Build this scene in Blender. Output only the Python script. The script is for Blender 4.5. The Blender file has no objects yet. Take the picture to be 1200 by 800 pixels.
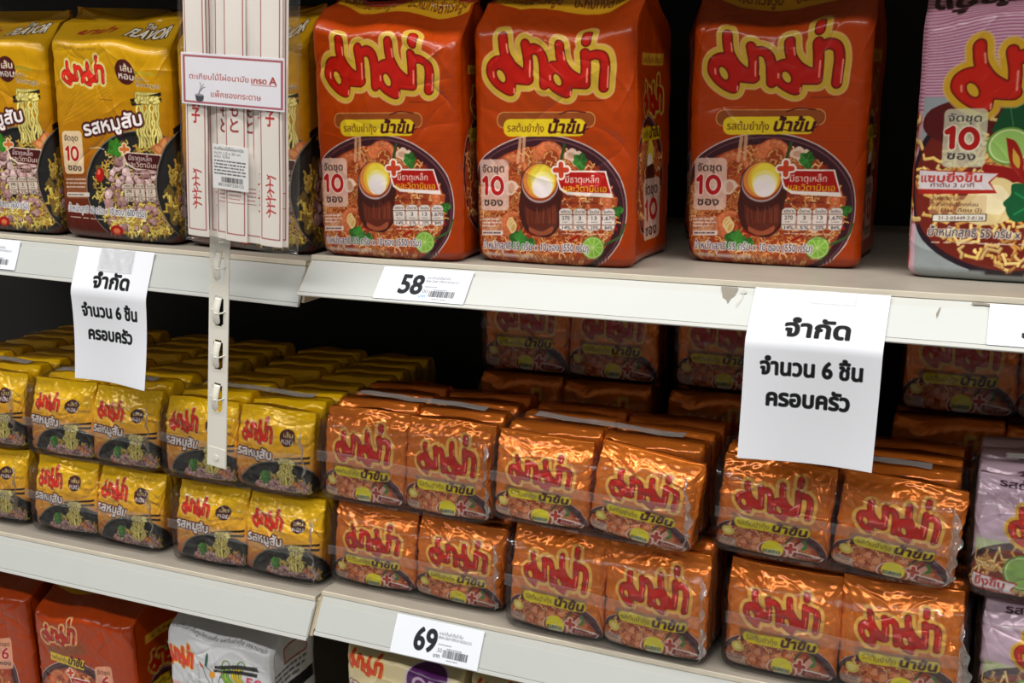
import bpy, math, random
import numpy as np
from mathutils import Matrix, Vector

# ------------------------------------------------------------------ camera
sc = bpy.context.scene
COL = sc.collection
F_PX = 1277.854
cam_d = bpy.data.cameras.new('camera')
cam_d.sensor_fit = 'HORIZONTAL'; cam_d.sensor_width = 36.0
cam_d.lens = 36.0 * F_PX / 1200.0
cam_d.clip_start = 0.02; cam_d.clip_end = 60
cam = bpy.data.objects.new('camera', cam_d); COL.objects.link(cam)
YAW, PITCH, ROLL = 0.42623, 0.23404, -0.01410
fw = Vector((-math.sin(YAW)*math.cos(PITCH), math.cos(YAW)*math.cos(PITCH), -math.sin(PITCH)))
rt = fw.cross(Vector((0, 0, 1))).normalized(); up = rt.cross(fw)
c_, s_ = math.cos(ROLL), math.sin(ROLL)
rt2 = c_*rt + s_*up; up2 = -s_*rt + c_*up
M = Matrix((rt2, up2, -fw)).transposed().to_4x4()
M.translation = Vector((0.8661, -1.2447, 0.2349))
cam.matrix_world = M
sc.camera = cam

# ------------------------------------------------------------------ world, light, exposure
sc.view_settings.view_transform = 'Standard'
sc.view_settings.look = 'None'
sc.view_settings.gamma = 1.0
sc.view_settings.use_curve_mapping = False
sc.view_settings.exposure = 0.0
AMBIENT = 0.11
LAMP_W = 22.0
LAMPS = [(-1.9, -0.62), (-0.4, -0.62), (1.1, -0.62), (2.6, -0.62), (-1.9, -1.75), (-0.4, -1.75), (1.1, -1.75), (2.6, -1.75)]
LAMP_Z = 1.86
world = bpy.data.worlds.new('store'); sc.world = world; world.use_nodes = True
bg = world.node_tree.nodes['Background']
bg.inputs[0].default_value = (0.95, 0.97, 1.0, 1); bg.inputs[1].default_value = AMBIENT
for (lx, ly) in LAMPS:
    ld = bpy.data.lights.new('ceiling_tube_light', 'AREA'); ld.shape = 'RECTANGLE'
    ld.size = 1.46; ld.size_y = 0.16; ld.energy = LAMP_W*(0.82 if ly < -1 else 1.0); ld.color = (1.0, 0.975, 0.93)
    lo_ = bpy.data.objects.new('ceiling_tube_light', ld); COL.objects.link(lo_)
    lo_.location = (lx, ly, LAMP_Z)
sc.cycles.max_bounces = 8
sc.cycles.transparent_max_bounces = 24
sc.cycles.caustics_reflective = False; sc.cycles.caustics_refractive = False
sc.cycles.sample_clamp_indirect = 4.0
sc.cycles.use_denoising = True
try:
    sc.cycles.denoiser = 'OPENIMAGEDENOISE'
except Exception:
    pass

# ------------------------------------------------------------------ materials
def srgb(c):
    c = np.asarray(c, float)/255.0
    return np.where(c <= 0.04045, c/12.92, ((c+0.055)/1.055)**2.4)

def mat(name, col=(200, 200, 200), rough=0.5, metallic=0.0, spec=0.5, bump=0.0, bscale=40.0, coat=0.0, mottle=0.0, mscale=8.0):
    m = bpy.data.materials.new(name); m.use_nodes = True
    nt = m.node_tree; b = nt.nodes['Principled BSDF']
    rgb = tuple(srgb(col)) + (1,)
    b.inputs['Base Color'].default_value = rgb
    b.inputs['Roughness'].default_value = rough
    b.inputs['Metallic'].default_value = metallic
    b.inputs['Specular IOR Level'].default_value = spec
    b.inputs['Coat Weight'].default_value = coat
    tc = nt.nodes.new('ShaderNodeTexCoord')
    if mottle:
        n = nt.nodes.new('ShaderNodeTexNoise'); n.inputs['Scale'].default_value = mscale; n.inputs['Detail'].default_value = 6
        r = nt.nodes.new('ShaderNodeMix'); r.data_type = 'RGBA'
        r.inputs['A'].default_value = rgb
        r.inputs['B'].default_value = tuple(x*(1-mottle) for x in rgb[:3]) + (1,)
        nt.links.new(tc.outputs['Object'], n.inputs['Vector'])
        nt.links.new(n.outputs['Fac'], r.inputs['Factor']); nt.links.new(r.outputs['Result'], b.inputs['Base Color'])
    if bump:
        n = nt.nodes.new('ShaderNodeTexNoise'); n.inputs['Scale'].default_value = bscale; n.inputs['Detail'].default_value = 3
        bp = nt.nodes.new('ShaderNodeBump'); bp.inputs['Strength'].default_value = bump; bp.inputs['Distance'].default_value = 0.002
        nt.links.new(tc.outputs['Object'], n.inputs['Vector'])
        nt.links.new(n.outputs['Fac'], bp.inputs['Height']); nt.links.new(bp.outputs['Normal'], b.inputs['Normal'])
    return m

def printed(name, rough=0.3, coat=0.0, metal=0.0, bump=0.0, bscale=60.0, spec=0.5):
    """a film or paper whose inks are stored on its mesh: attribute 'print' (alpha = bare metallised film)"""
    m = mat(name, rough=rough, coat=coat, bump=bump, bscale=bscale, spec=spec)
    nt = m.node_tree; b = nt.nodes['Principled BSDF']
    a = nt.nodes.new('ShaderNodeAttribute'); a.attribute_name = 'print'
    nt.links.new(a.outputs['Color'], b.inputs['Base Color'])
    if metal:
        mu = nt.nodes.new('ShaderNodeMath'); mu.operation = 'MULTIPLY'; mu.inputs[1].default_value = metal
        nt.links.new(a.outputs['Alpha'], mu.inputs[0]); nt.links.new(mu.outputs[0], b.inputs['Metallic'])
    b.inputs['Coat Roughness'].default_value = 0.12
    return m

def clear(name, milk=0.008, gloss=0.015, fres=.48, rough=0.1, tint=(0.98, 0.98, 0.98), bump=0.35, bscale=45.0):
    m = bpy.data.materials.new(name); m.use_nodes = True
    nt = m.node_tree; nt.nodes.clear()
    out = nt.nodes.new('ShaderNodeOutputMaterial')
    tr = nt.nodes.new('ShaderNodeBsdfTransparent'); tr.inputs[0].default_value = tint + (1,)
    gl = nt.nodes.new('ShaderNodeBsdfGlossy'); gl.inputs['Roughness'].default_value = rough
    df = nt.nodes.new('ShaderNodeBsdfDiffuse'); df.inputs[0].default_value = (0.8, 0.8, 0.8, 1)
    lw = nt.nodes.new('ShaderNodeLayerWeight'); lw.inputs['Blend'].default_value = 0.28
    ma = nt.nodes.new('ShaderNodeMath'); ma.operation = 'MULTIPLY_ADD'; ma.inputs[1].default_value = fres; ma.inputs[2].default_value = gloss
    m1 = nt.nodes.new('ShaderNodeMixShader'); m2 = nt.nodes.new('ShaderNodeMixShader'); m1.inputs[0].default_value = milk
    tc = nt.nodes.new('ShaderNodeTexCoord'); n = nt.nodes.new('ShaderNodeTexNoise'); n.inputs['Scale'].default_value = bscale; n.inputs['Detail'].default_value = 2
    bp = nt.nodes.new('ShaderNodeBump'); bp.inputs['Strength'].default_value = bump; bp.inputs['Distance'].default_value = 0.004
    L = nt.links.new
    L(tc.outputs['Object'], n.inputs['Vector']); L(n.outputs['Fac'], bp.inputs['Height'])
    L(bp.outputs['Normal'], gl.inputs['Normal'])
    L(lw.outputs['Fresnel'], ma.inputs[0]); L(ma.outputs[0], m2.inputs[0])
    L(tr.outputs[0], m1.inputs[1]); L(df.outputs[0], m1.inputs[2])
    L(m1.outputs[0], m2.inputs[1]); L(gl.outputs[0], m2.inputs[2]); L(m2.outputs[0], out.inputs[0])
    return m

MT = dict(
    rail=mat('white_enamel_rail', (196, 198, 194), 0.5, mottle=0.10, mscale=14),
    cover=mat('rail_plastic_cover', (194, 198, 195), 0.42, mottle=0.05, mscale=20),
    board=mat('worn_shelf_laminate', (168, 160, 148), 0.4, mottle=0.25, mscale=25),
    edge=mat('pale_plywood_edge', (236, 226, 206), 0.5, mottle=0.22, mscale=30),
    bracket=mat('beige_end_bracket', (196, 182, 156), 0.45, mottle=0.15),
    back=mat('dark_back_panel', (24, 23, 23), 0.7, mottle=0.2),
    floor=mat('pale_floor_tile', (205, 203, 198), 0.3, mottle=0.1),
    ceil=mat('white_ceiling', (225, 225, 222), 0.8, mottle=0.05),
    grime=mat('torn_sticker_glue', (150, 143, 130), 0.8, mottle=0.3, mscale=60),
    smear=mat('grey_smear', (205, 202, 194), 0.7, mottle=0.3, mscale=90),
    strip=mat('white_clip_strip_plastic', (228, 225, 214), 0.35),
    film=printed('glossy_printed_film', 0.30, spec=.35, coat=0.22, bump=0.25, bscale=55),
    foil=printed('coppery_printed_foil', 0.21, spec=.4, coat=0.25, metal=0.45, bump=0.30, bscale=26),
    filmy=printed('thin_printed_film', 0.24, spec=.4, coat=0.25, metal=0.12, bump=0.35, bscale=60),
    paper=printed('printed_paper', 0.75, spec=0.25),
    wrap=clear('clear_wrapper_film', rough=.07),
    wrapfin=clear('crumpled_clear_film', milk=0.12, gloss=0.07, rough=0.1, bump=0.6, bscale=90),
    band=clear('overlapping_film_band', milk=0.035, gloss=0.0, fres=.12, rough=0.2, bump=0.2),
    tape=clear('clear_sticky_tape', milk=0.10, gloss=0.03, fres=.12, rough=0.35, bump=0.3, bscale=60),
    seam=clear('folded_film_seam', milk=0.30, gloss=0.05, rough=.2),
    bagclear=clear('clear_polybag', milk=0.012, gloss=0.012, fres=.16, rough=0.1, bump=0.5, bscale=40),
)

# ------------------------------------------------------------------ painter: inks on a canvas (numpy), sampled onto mesh vertices
RNG = np.random.default_rng(7)

def rast(polys, W, H, ss=3):
    """non-zero winding coverage of closed polylines (pixel coordinates, y down): (x0, y0, mask)"""
    pp = [np.asarray(p, float) for p in polys if len(p) > 2]
    if not pp: return None
    allp = np.concatenate(pp)
    x0 = int(max(0, math.floor(allp[:, 0].min()))); y0 = int(max(0, math.floor(allp[:, 1].min())))
    x1 = int(min(W, math.ceil(allp[:, 0].max())+1)); y1 = int(min(H, math.ceil(allp[:, 1].max())+1))
    if x1 <= x0 or y1 <= y0: return None
    w, h = (x1-x0)*ss, (y1-y0)*ss
    A = np.concatenate([p for p in pp]); B = np.concatenate([np.roll(p, -1, 0) for p in pp])
    A = (A-[x0, y0])*ss; B = (B-[x0, y0])*ss
    d = np.sign(B[:, 1]-A[:, 1]); k = d != 0
    A, B, d = A[k], B[k], d[k]
    lo = np.minimum(A[:, 1], B[:, 1]); hi = np.maximum(A[:, 1], B[:, 1])
    r0 = np.clip(np.ceil(lo-.5), 0, h).astype(int); r1 = np.clip(np.ceil(hi-.5), 0, h).astype(int)
    n = r1-r0; k = n > 0
    A, B, d, r0, n = A[k], B[k], d[k], r0[k], n[k]
    if len(n) == 0: return None
    idx = np.repeat(np.arange(len(n)), n)
    off = np.arange(n.sum()) - np.repeat(np.cumsum(n)-n, n)
    row = r0[idx]+off
    x = A[idx, 0] + (row+.5-A[idx, 1])*(B[idx, 0]-A[idx, 0])/(B[idx, 1]-A[idx, 1])
    colm = np.clip(np.ceil(x-.5), 0, w).astype(int)
    acc = np.zeros((h, w+1), np.int32)
    np.add.at(acc, (row, colm), d[idx].astype(np.int32))
    ins = (np.cumsum(acc, 1)[:, :w] != 0).astype(np.float32)
    return x0, y0, ins.reshape(y1-y0, ss, x1-x0, ss).mean((1, 3))

def dilate(mk, r, W, H):
    if mk is None or r <= 0: return mk
    x0, y0, a = mk; p = int(math.ceil(r))+1
    a = np.pad(a, p); out = a.copy()
    for dy in range(-p, p+1):
        for dx in range(-p, p+1):
            q = math.hypot(dx, dy)
            if q == 0 or q > r+.5: continue
            wgt = min(1.0, r+.5-q)
            sh = np.zeros_like(a)
            ys, ye = max(0, dy), a.shape[0]+min(0, dy); xs, xe = max(0, dx), a.shape[1]+min(0, dx)
            sh[ys:ye, xs:xe] = a[ys-dy:ye-dy, xs-dx:xe-dx]
            np.maximum(out, sh*wgt, out=out)
    x0 -= p; y0 -= p
    cx0, cy0 = max(0, -x0), max(0, -y0); cx1 = min(out.shape[1], W-x0); cy1 = min(out.shape[0], H-y0)
    if cx1 <= cx0 or cy1 <= cy0: return None
    return x0+cx0, y0+cy0, out[cy0:cy1, cx0:cx1]

def ell(cx, cy, rx, ry, rot=0.0, n=40, a0=0, a1=360):
    t = np.radians(np.linspace(a0, a1, n, endpoint=(a1-a0) % 360 != 0)); c, s = math.cos(math.radians(rot)), math.sin(math.radians(rot))
    x, y = rx*np.cos(t), ry*np.sin(t)
    return np.stack([cx+x*c-y*s, cy+x*s+y*c], 1)

def rrect(x0, y0, x1, y1, r=2.0):
    pts = []
    for (cx, cy, a) in ((x1-r, y0+r, -90), (x1-r, y1-r, 0), (x0+r, y1-r, 90), (x0+r, y0+r, 180)):
        pts.append(ell(cx, cy, r, r, 0, 6, a, a+90.001))
    return np.concatenate(pts)

def smooth(pts, n=8):
    p = np.asarray(pts, float)
    if len(p) < 3: return p
    q = np.concatenate([[2*p[0]-p[1]], p, [2*p[-1]-p[-2]]]); out = []
    for i in range(1, len(q)-2):
        t = np.linspace(0, 1, n, endpoint=False)[:, None]
        a, b, c, d = q[i-1], q[i], q[i+1], q[i+2]
        out.append(.5*((2*b)+(c-a)*t+(2*a-5*b+4*c-d)*t*t+(3*b-a-3*c+d)*t**3))
    return np.concatenate(out+[p[-1:]])

def blob(cx, cy, r, k=10, jag=.25, rng=RNG, sq=1.0, rot=0.0):
    t = np.linspace(0, 2*math.pi, k, endpoint=False); rr = r*(1+jag*rng.uniform(-1, 1, k))
    x, y = rr*np.cos(t), rr*np.sin(t)*sq; c, s = math.cos(rot), math.sin(rot)
    p = np.stack([cx+x*c-y*s, cy+x*s+y*c], 1)
    return smooth(np.concatenate([p, p[:1]]), 4)

_tx = {}
def text_polys(s):
    """outlines of a line of text in em units (y up), from the text object's own glyphs"""
    if s in _tx: return _tx[s]
    cu = bpy.data.curves.new('line', 'FONT'); cu.body = s; cu.size = 1.0
    o = bpy.data.objects.new('line', cu); COL.objects.link(o)
    bpy.context.view_layer.update()
    dg = bpy.context.evaluated_depsgraph_get()
    c2 = o.evaluated_get(dg).to_curve(dg)
    out = []
    for sp in c2.splines:
        if sp.type == 'BEZIER':
            bp = sp.bezier_points; n = len(bp); pts = []
            for i in range(n):
                a, b = bp[i], bp[(i+1) % n]
                p0, p1, p2, p3 = (np.array(v[:2]) for v in (a.co, a.handle_right, b.handle_left, b.co))
                t = np.linspace(0, 1, 5, endpoint=False)[:, None]
                pts.append((1-t)**3*p0+3*(1-t)**2*t*p1+3*(1-t)*t*t*p2+t**3*p3)
            out.append(np.concatenate(pts))
        else:
            out.append(np.array([p.co[:2] for p in sp.points]))
    o.to_curve_clear() if hasattr(o, 'to_curve_clear') else None
    bpy.data.objects.remove(o); bpy.data.curves.remove(cu)
    _tx[s] = out
    return out

class Canvas:
    def __init__(s, wm, hm, ppm, bgc=(255, 255, 255)):
        s.wm, s.hm, s.ppm = wm, hm, ppm
        s.W, s.H = int(round(wm*ppm)), int(round(hm*ppm))
        s.img = np.empty((s.H, s.W, 3), np.float32); s.img[:] = bgc
        s.met = np.ones((s.H, s.W), np.float32)
        s.Hm = np.eye(3)
    def quad(s, ref, dst):
        """reference quad (four points of the photograph, or any units) -> rectangle (metres from the canvas' top left)"""
        A = []; d = np.asarray(dst, float)*s.ppm
        for (x, y), (u, v) in zip(ref, d):
            A.append([x, y, 1, 0, 0, 0, -u*x, -u*y, -u]); A.append([0, 0, 0, x, y, 1, -v*x, -v*y, -v])
        s.Hm = np.linalg.svd(np.array(A, float))[2][-1].reshape(3, 3)
        return s
    def box(s, ref, dst):
        x0, y0, x1, y1 = ref; a, b, c, d = dst
        return s.quad([(x0, y0), (x1, y0), (x1, y1), (x0, y1)], [(a, b), (c, b), (c, d), (a, d)])
    def mp(s, p):
        p = np.asarray(p, float); q = np.c_[p, np.ones(len(p))] @ s.Hm.T
        return q[:, :2]/q[:, 2:]
    def sc(s, p):
        p = np.asarray(p, float)
        q = s.mp([p, p+[1, 0], p+[0, 1]])
        return math.sqrt(abs(np.cross(q[1]-q[0], q[2]-q[0])))
    def mask(s, polys):
        return rast([s.mp(p) for p in polys], s.W, s.H)
    def put(s, mk, col, alpha=1.0, met=0.0):
        if mk is None: return
        x0, y0, a = mk; h, w = a.shape
        a = (a*alpha)[:, :, None]
        reg = s.img[y0:y0+h, x0:x0+w]
        reg[:] = reg*(1-a) + np.asarray(col, np.float32)*a
        mr = s.met[y0:y0+h, x0:x0+w]; mr[:] = mr*(1-a[:, :, 0]) + met*a[:, :, 0]
    def fill(s, poly, col, alpha=1.0, met=0.0):
        s.put(s.mask([poly]), col, alpha, met)
    def strokemask(s, paths, w):
        out = []
        for pts in paths:
            q = s.mp(pts); k = s.sc(np.mean(np.asarray(pts, float), 0))*w*.5
            for a, b in zip(q[:-1], q[1:]):
                d = b-a; L = np.linalg.norm(d)
                if L < 1e-6: continue
                n = np.array([-d[1], d[0]])/L*k
                out.append(np.array([a+n, a-n, b-n, b+n])[::-1])
            for a in q: out.append(ell(a[0], a[1], k, k, 0, 14))
        fixed = []
        for p in out:
            ar = np.sum(p[:, 0]*np.roll(p[:, 1], -1)-p[:, 1]*np.roll(p[:, 0], -1))
            fixed.append(p if ar > 0 else p[::-1])
        return rast(fixed, s.W, s.H)
    def stroke(s, pts, w, col, alpha=1.0, met=0.0):
        s.put(s.strokemask([pts], w), col, alpha, met)
    def text(s, t, p0, p1, h, col, bold=0.0, halo=None, hw=0.0, halo2=None, hw2=0.0, slant=0.0, alpha=1.0):
        """a line of text whose baseline runs p0 -> p1 (its width is fitted to that), height h of the consonants, in reference units"""
        ps = text_polys(t)
        if not ps: return
        allp = np.concatenate(ps); x0, x1 = allp[:, 0].min(), allp[:, 0].max()
        p0, p1 = np.asarray(p0, float), np.asarray(p1, float); ex = (p1-p0)/(x1-x0)
        ey = np.array([p1[1]-p0[1], -(p1[0]-p0[0])]); ey = ey/np.linalg.norm(ey)*(h/0.62)
        M2 = [p0+(p[:, :1]-x0)*ex+p[:, 1:]*(ey+slant*ex*(h/0.62)/np.linalg.norm(ex)) for p in ps]
        mk = s.mask(M2); k = s.sc((p0+p1)/2)
        if mk is None: return
        base = dilate(mk, bold*k, s.W, s.H)
        if halo2 is not None: s.put(dilate(base, hw2*k, s.W, s.H), halo2, alpha)
        if halo is not None: s.put(dilate(base, hw*k, s.W, s.H), halo, alpha)
        s.put(base, col, alpha)
    def ten(s, p0, p1, h, col, w, halo=None, hw=0.0):
        (x0, y0), (x1, y1) = p0, p1; W = x1-x0; f = lambda u, v: (x0+u*W, y0+u*(y1-y0)-v*h)
        e = [f(.70+.235*math.cos(a), .5+.46*math.sin(a)) for a in np.linspace(0, 2*math.pi, 28)]
        P = [[f(.04, .76), f(.2, .93)], [f(.2, .95), f(.2, .03)], e]
        for ww, c in ((w+2*hw, halo), (w, col)):
            if c is not None: s.put(s.strokemask(P, ww), c)
    def lines(s, x0, y0, x1, y1, n, col, h=.5, rng=RNG, slope=0.0, alpha=.85):
        """print too small to read in the photograph: rows of word-like dashes"""
        for i in range(n):
            y = y0+(y1-y0)*(i+.5)/n; x = x0; end = x1-(x1-x0)*(.35*rng.random() if i == n-1 else .08*rng.random())
            while x < end:
                w = (x1-x0)*rng.uniform(.03, .16); e = min(x+w, end)
                s.fill([(x, y-h+slope*(x-x0)), (e, y-h+slope*(e-x0)), (e, y+h+slope*(e-x0)), (x, y+h+slope*(x-x0))], col, alpha)
                x = e+(x1-x0)*rng.uniform(.012, .03)
    def barcode(s, x0, y0, x1, y1, rng=RNG, slant=0.0, slope=0.0, n=46):
        x = 0.0; W = x1-x0; tot = []
        while x < W:
            w = W/n*rng.choice([.5, .5, 1, 1.4]); tot.append((x, min(x+w, W))); x += w+W/n*rng.choice([.5, .6, 1.0])
        for a, b in tot:
            f = lambda u, y: (x0+u+slant*(y-y0), y+slope*u)
            s.fill([f(a, y0), f(b, y0), f(b, y1), f(a, y1)], (40, 42, 46))

# ------------------------------------------------------------------ things the packs have printed on them
def logo(cv, ox, oy, k, shear=0.0, rot=0.0, ochre=(188, 152, 48), cream=(206, 180, 120), red=(150, 14, 4), edge=(72, 2, 4), kx=1.0, glow=True, dot=True):
    """the brush-fat red brand lettering with its ochre and cream surround; drawn in a 740 x 460 box, k reference units per unit"""
    c, s_ = math.cos(rot), math.sin(rot)
    def T(p):
        p = np.asarray(p, float)-[50, 105]; x, y = p[:, 0]*k*kx, p[:, 1]*k
        x = x+shear*(p[:, 1]-400)*k
        return np.stack([ox+x*c-y*s_, oy+x*s_+y*c], 1)
    st = []
    for dx, dy in ((0, 0), (307, 8)):
        st.append(smooth([(178+dx, 214+dy), (184+dx, 280+dy), (202+dx, 325+dy), (240+dx, 372+dy), (318+dx, 420+dy)]))
    st.append(smooth([(312, 425), (312, 330), (298, 250)])); st.append(smooth([(626, 440), (628, 340), (622, 255)]))
    st.append(smooth([(322, 275), (352, 268), (384, 290), (398, 340), (402, 400), (404, 448)]))
    st.append(smooth([(640, 278), (678, 270), (718, 290), (730, 345), (726, 400), (722, 462)]))
    st.append(smooth([(312, 425), (285, 424), (240, 420)])); st.append(smooth([(626, 440), (598, 438), (545, 436)]))
    blobs = []
    for dx, dy in ((0, 0), (312, 10)):
        blobs.append(smooth([(190+dx, 300+dy), (130+dx, 306+dy), (90+dx, 338+dy), (80+dx, 392+dy), (104+dx, 440+dy), (150+dx, 482+dy), (205+dx, 508+dy), (236+dx, 496+dy), (244+dx, 450+dy), (246+dx, 400+dy), (226+dx, 340+dy), (190+dx, 300+dy)], 5))
    dotp = [(630, 150), (628, 194)]
    W, H = cv.W, cv.H
    U = cv.sc(T([(400, 330)])[0])*k
    full = np.zeros((H, W), np.float32)
    def add(mk):
        if mk is not None:
            x0, y0, a = mk; r = full[y0:y0+a.shape[0], x0:x0+a.shape[1]]; np.maximum(r, a, out=r)
    add(cv.strokemask([T(p) for p in st], 57*k))
    for dx, dy in ((0, 0), (312, 10)): add(cv.mask([T(smooth([(200+dx, 310+dy), (262+dx, 370+dy), (312+dx, 404+dy), (318+dx, 448+dy), (250+dx, 446+dy), (210+dx, 400+dy), (200+dx, 310+dy)]))]))
    if dot: add(cv.strokemask([T(dotp)], 56*k))
    for b in blobs:
        p = T(b); add(cv.mask([p]))
    holes = [ell(163, 406, 18, 34, -28), ell(476, 418, 18, 34, -28)]
    for hh in holes:
        mk = cv.mask([T(hh)])
        if mk is not None:
            x0, y0, a = mk; r = full[y0:y0+a.shape[0], x0:x0+a.shape[1]]; r *= (1-a)
    ys, xs = np.where(full > 0)
    if len(ys) == 0: return
    a0, a1, b0, b1 = ys.min(), ys.max()+1, xs.min(), xs.max()+1
    core = (b0, a0, full[a0:a1, b0:b1])
    # the counters between the strokes are ochre too
    if glow: cv.put(dilate(core, 33*U, W, H), cream, .8)
    cv.put(dilate(core, 25*U, W, H), ochre)
    cv.put(core, edge)
    inv = 1-np.pad(core[2], 2)
    ero = dilate((0, 0, inv), 6*U, inv.shape[1], inv.shape[0])
    if ero is not None:
        e = 1-ero[2]
        if e.shape == inv.shape: cv.put((core[0], core[1], e[2:-2, 2:-2]), red)
    ero = dilate((0, 0, inv), 13*U, inv.shape[1], inv.shape[0])
    if ero is not None and ero[2].shape == inv.shape: cv.put((core[0], core[1], (1-ero[2])[2:-2, 2:-2]), np.minimum(np.array(red)*1.10+[4, 5, 3], 255))
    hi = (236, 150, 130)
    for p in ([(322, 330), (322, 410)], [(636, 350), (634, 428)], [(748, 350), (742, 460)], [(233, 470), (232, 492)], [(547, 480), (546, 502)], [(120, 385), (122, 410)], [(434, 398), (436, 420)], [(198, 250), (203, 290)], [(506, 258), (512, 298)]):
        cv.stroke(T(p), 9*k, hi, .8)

def noodles(cv, test, n, length, width, cols, seed, wav=2.2, amp=.16, dark=(120, 60, 20)):
    rng = np.random.default_rng(seed); done = 0; tries = 0
    x0, y0, x1, y1 = test[:4]; inside = test[4]
    while done < n and tries < n*6:
        tries += 1
        cx, cy = rng.uniform(x0, x1), rng.uniform(y0, y1)
        if not inside(cx, cy): continue
        a = rng.uniform(0, math.pi*2); L = length*rng.uniform(.6, 1.25); t = np.linspace(-.5, .5, 26)
        ph = rng.uniform(0, 6.3); bend = rng.uniform(-1.1, 1.1); wv = wav*6.28*t+ph; am = amp*rng.uniform(.5, 1.1)
        x = t*L+am*L*.55*np.sin(2*wv)*.6; y = am*L*np.sin(wv)+bend*L*t*t
        c, s = math.cos(a), math.sin(a)
        P = np.stack([cx+x*c-y*s, cy+x*s+y*c], 1)
        col = np.array(cols[rng.integers(len(cols))])*rng.uniform(.85, 1.1)
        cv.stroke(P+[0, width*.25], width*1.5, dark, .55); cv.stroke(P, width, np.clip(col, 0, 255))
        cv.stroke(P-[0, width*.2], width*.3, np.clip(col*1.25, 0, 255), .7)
        done += 1

def leaf(cv, cx, cy, r, col=(52, 110, 40), seed=1):
    rng = np.random.default_rng(seed)
    for k in range(5):
        a = k*1.26+rng.uniform(-.3, .3)
        cv.fill(blob(cx+.5*r*math.cos(a), cy+.5*r*math.sin(a), r*.55, 9, .3, rng), np.array(col)*rng.uniform(.8, 1.2))
    for k in range(5):
        a = k*1.26
        cv.stroke([(cx, cy), (cx+.8*r*math.cos(a), cy+.8*r*math.sin(a))], r*.08, np.array(col)*1.5, .6)

def cross(cv, x, y, r, col=(196, 62, 34), ring=(240, 225, 215)):
    for w, cc in ((r*1.05, ring), (r*.62, col)):
        cv.stroke([(x-r*.72, y), (x+r*.72, y)], w, cc); cv.stroke([(x, y-r*.72), (x, y+r*.72)], w, cc)

def prawn(cv, x, y, r, rot, seed=3):
    rng = np.random.default_rng(seed); t = np.linspace(0, 1, 10); a = rot+t*3.6
    P = np.stack([x+r*np.cos(a)*(1-.15*t), y+r*np.sin(a)*(1-.15*t)], 1)
    for i in range(9):
        w = r*(.95-.07*i)
        cv.stroke(P[i:i+2], w, (160, 64, 30), .5); cv.stroke(P[i:i+2], w*.86, np.array((210, 116, 70))*rng.uniform(.9, 1.1), .7)
        cv.stroke(P[i:i+2]*.99+P[i:i+1]*.01-[0, w*.18], w*.2, (236, 180, 140), .4)

def capsules(cv, x0, y0, x1, y1, vals, slope=0.0, tint=(226, 212, 204)):
    n = 4; w = (x1-x0)/n
    for i, (h, a, p) in enumerate(vals):
        X = x0+i*w; dy = slope*(X-x0)
        cv.fill(rrect(X+.3, y0+dy, X+w-.5, y1+dy, w*.3), (120, 84, 70)); cv.fill(rrect(X+.7, y0+.4+dy, X+w-.9, y1-.4+dy, w*.28), tint)
        Hh = y1-y0
        cv.fill([(X+.7, y0+Hh*.26+dy), (X+w-.9, y0+Hh*.26+dy), (X+w-.9, y0+Hh*.30+dy), (X+.7, y0+Hh*.30+dy)], (120, 84, 70))
        cv.fill([(X+.7, y0+Hh*.72+dy), (X+w-.9, y0+Hh*.72+dy), (X+w-.9, y0+Hh*.76+dy), (X+.7, y0+Hh*.76+dy)], (120, 84, 70))
        cv.text(h, (X+w*.16, y0+Hh*.21+dy), (X+w*.84, y0+Hh*.21+dy), Hh*.11, (40, 24, 22))
        cv.text(a, (X+w*(.5-.09*len(a)), y0+Hh*.52+dy), (X+w*(.5+.085*len(a)), y0+Hh*.52+dy), Hh*.15, (30, 18, 18), bold=.12)
        cv.lines(X+w*.25, y0+Hh*.56+dy, X+w*.75, y0+Hh*.68+dy, 1, (60, 40, 36), .35)
        cv.text(p, (X+w*.24, y0+Hh*.94+dy), (X+w*.8, y0+Hh*.94+dy), Hh*.13, (30, 18, 18), bold=.1)

TOMYUM_COLS = [(206, 144, 84), (196, 122, 66), (220, 164, 108), (180, 96, 46)]
PORK_COLS = [(206, 180, 86), (186, 152, 60), (222, 204, 124), (170, 130, 56)]
VALS_R = [('พลังงาน', '270', '14%'), ('น้ำตาล', '3', '5%'), ('ไขมัน', '13', '20%'), ('โซเดียม', '1,670', '84%')]
VALS_Y = [('พลังงาน', '290', '15%'), ('น้ำตาล', '3', '5%'), ('ไขมัน', '12', '18%'), ('โซเดียม', '1,730', '87%')]

def brick_red(cv, seed=2):
    """orange-red ground with its faint horizontal brush lines"""
    rng = np.random.default_rng(seed); yy = np.linspace(0, 1, cv.H)[:, None]; xx = np.linspace(0, 1, cv.W)[None, :]
    cv.img[:] = np.array((162, 54, 0), np.float32)
    for i in range(200):
        y = rng.integers(0, cv.H); x = rng.integers(0, cv.W); w = rng.integers(cv.W//12, cv.W//3)
        cv.img[y:y+rng.integers(1, 4), x:x+w] *= rng.uniform(.93, 1.05)

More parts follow.
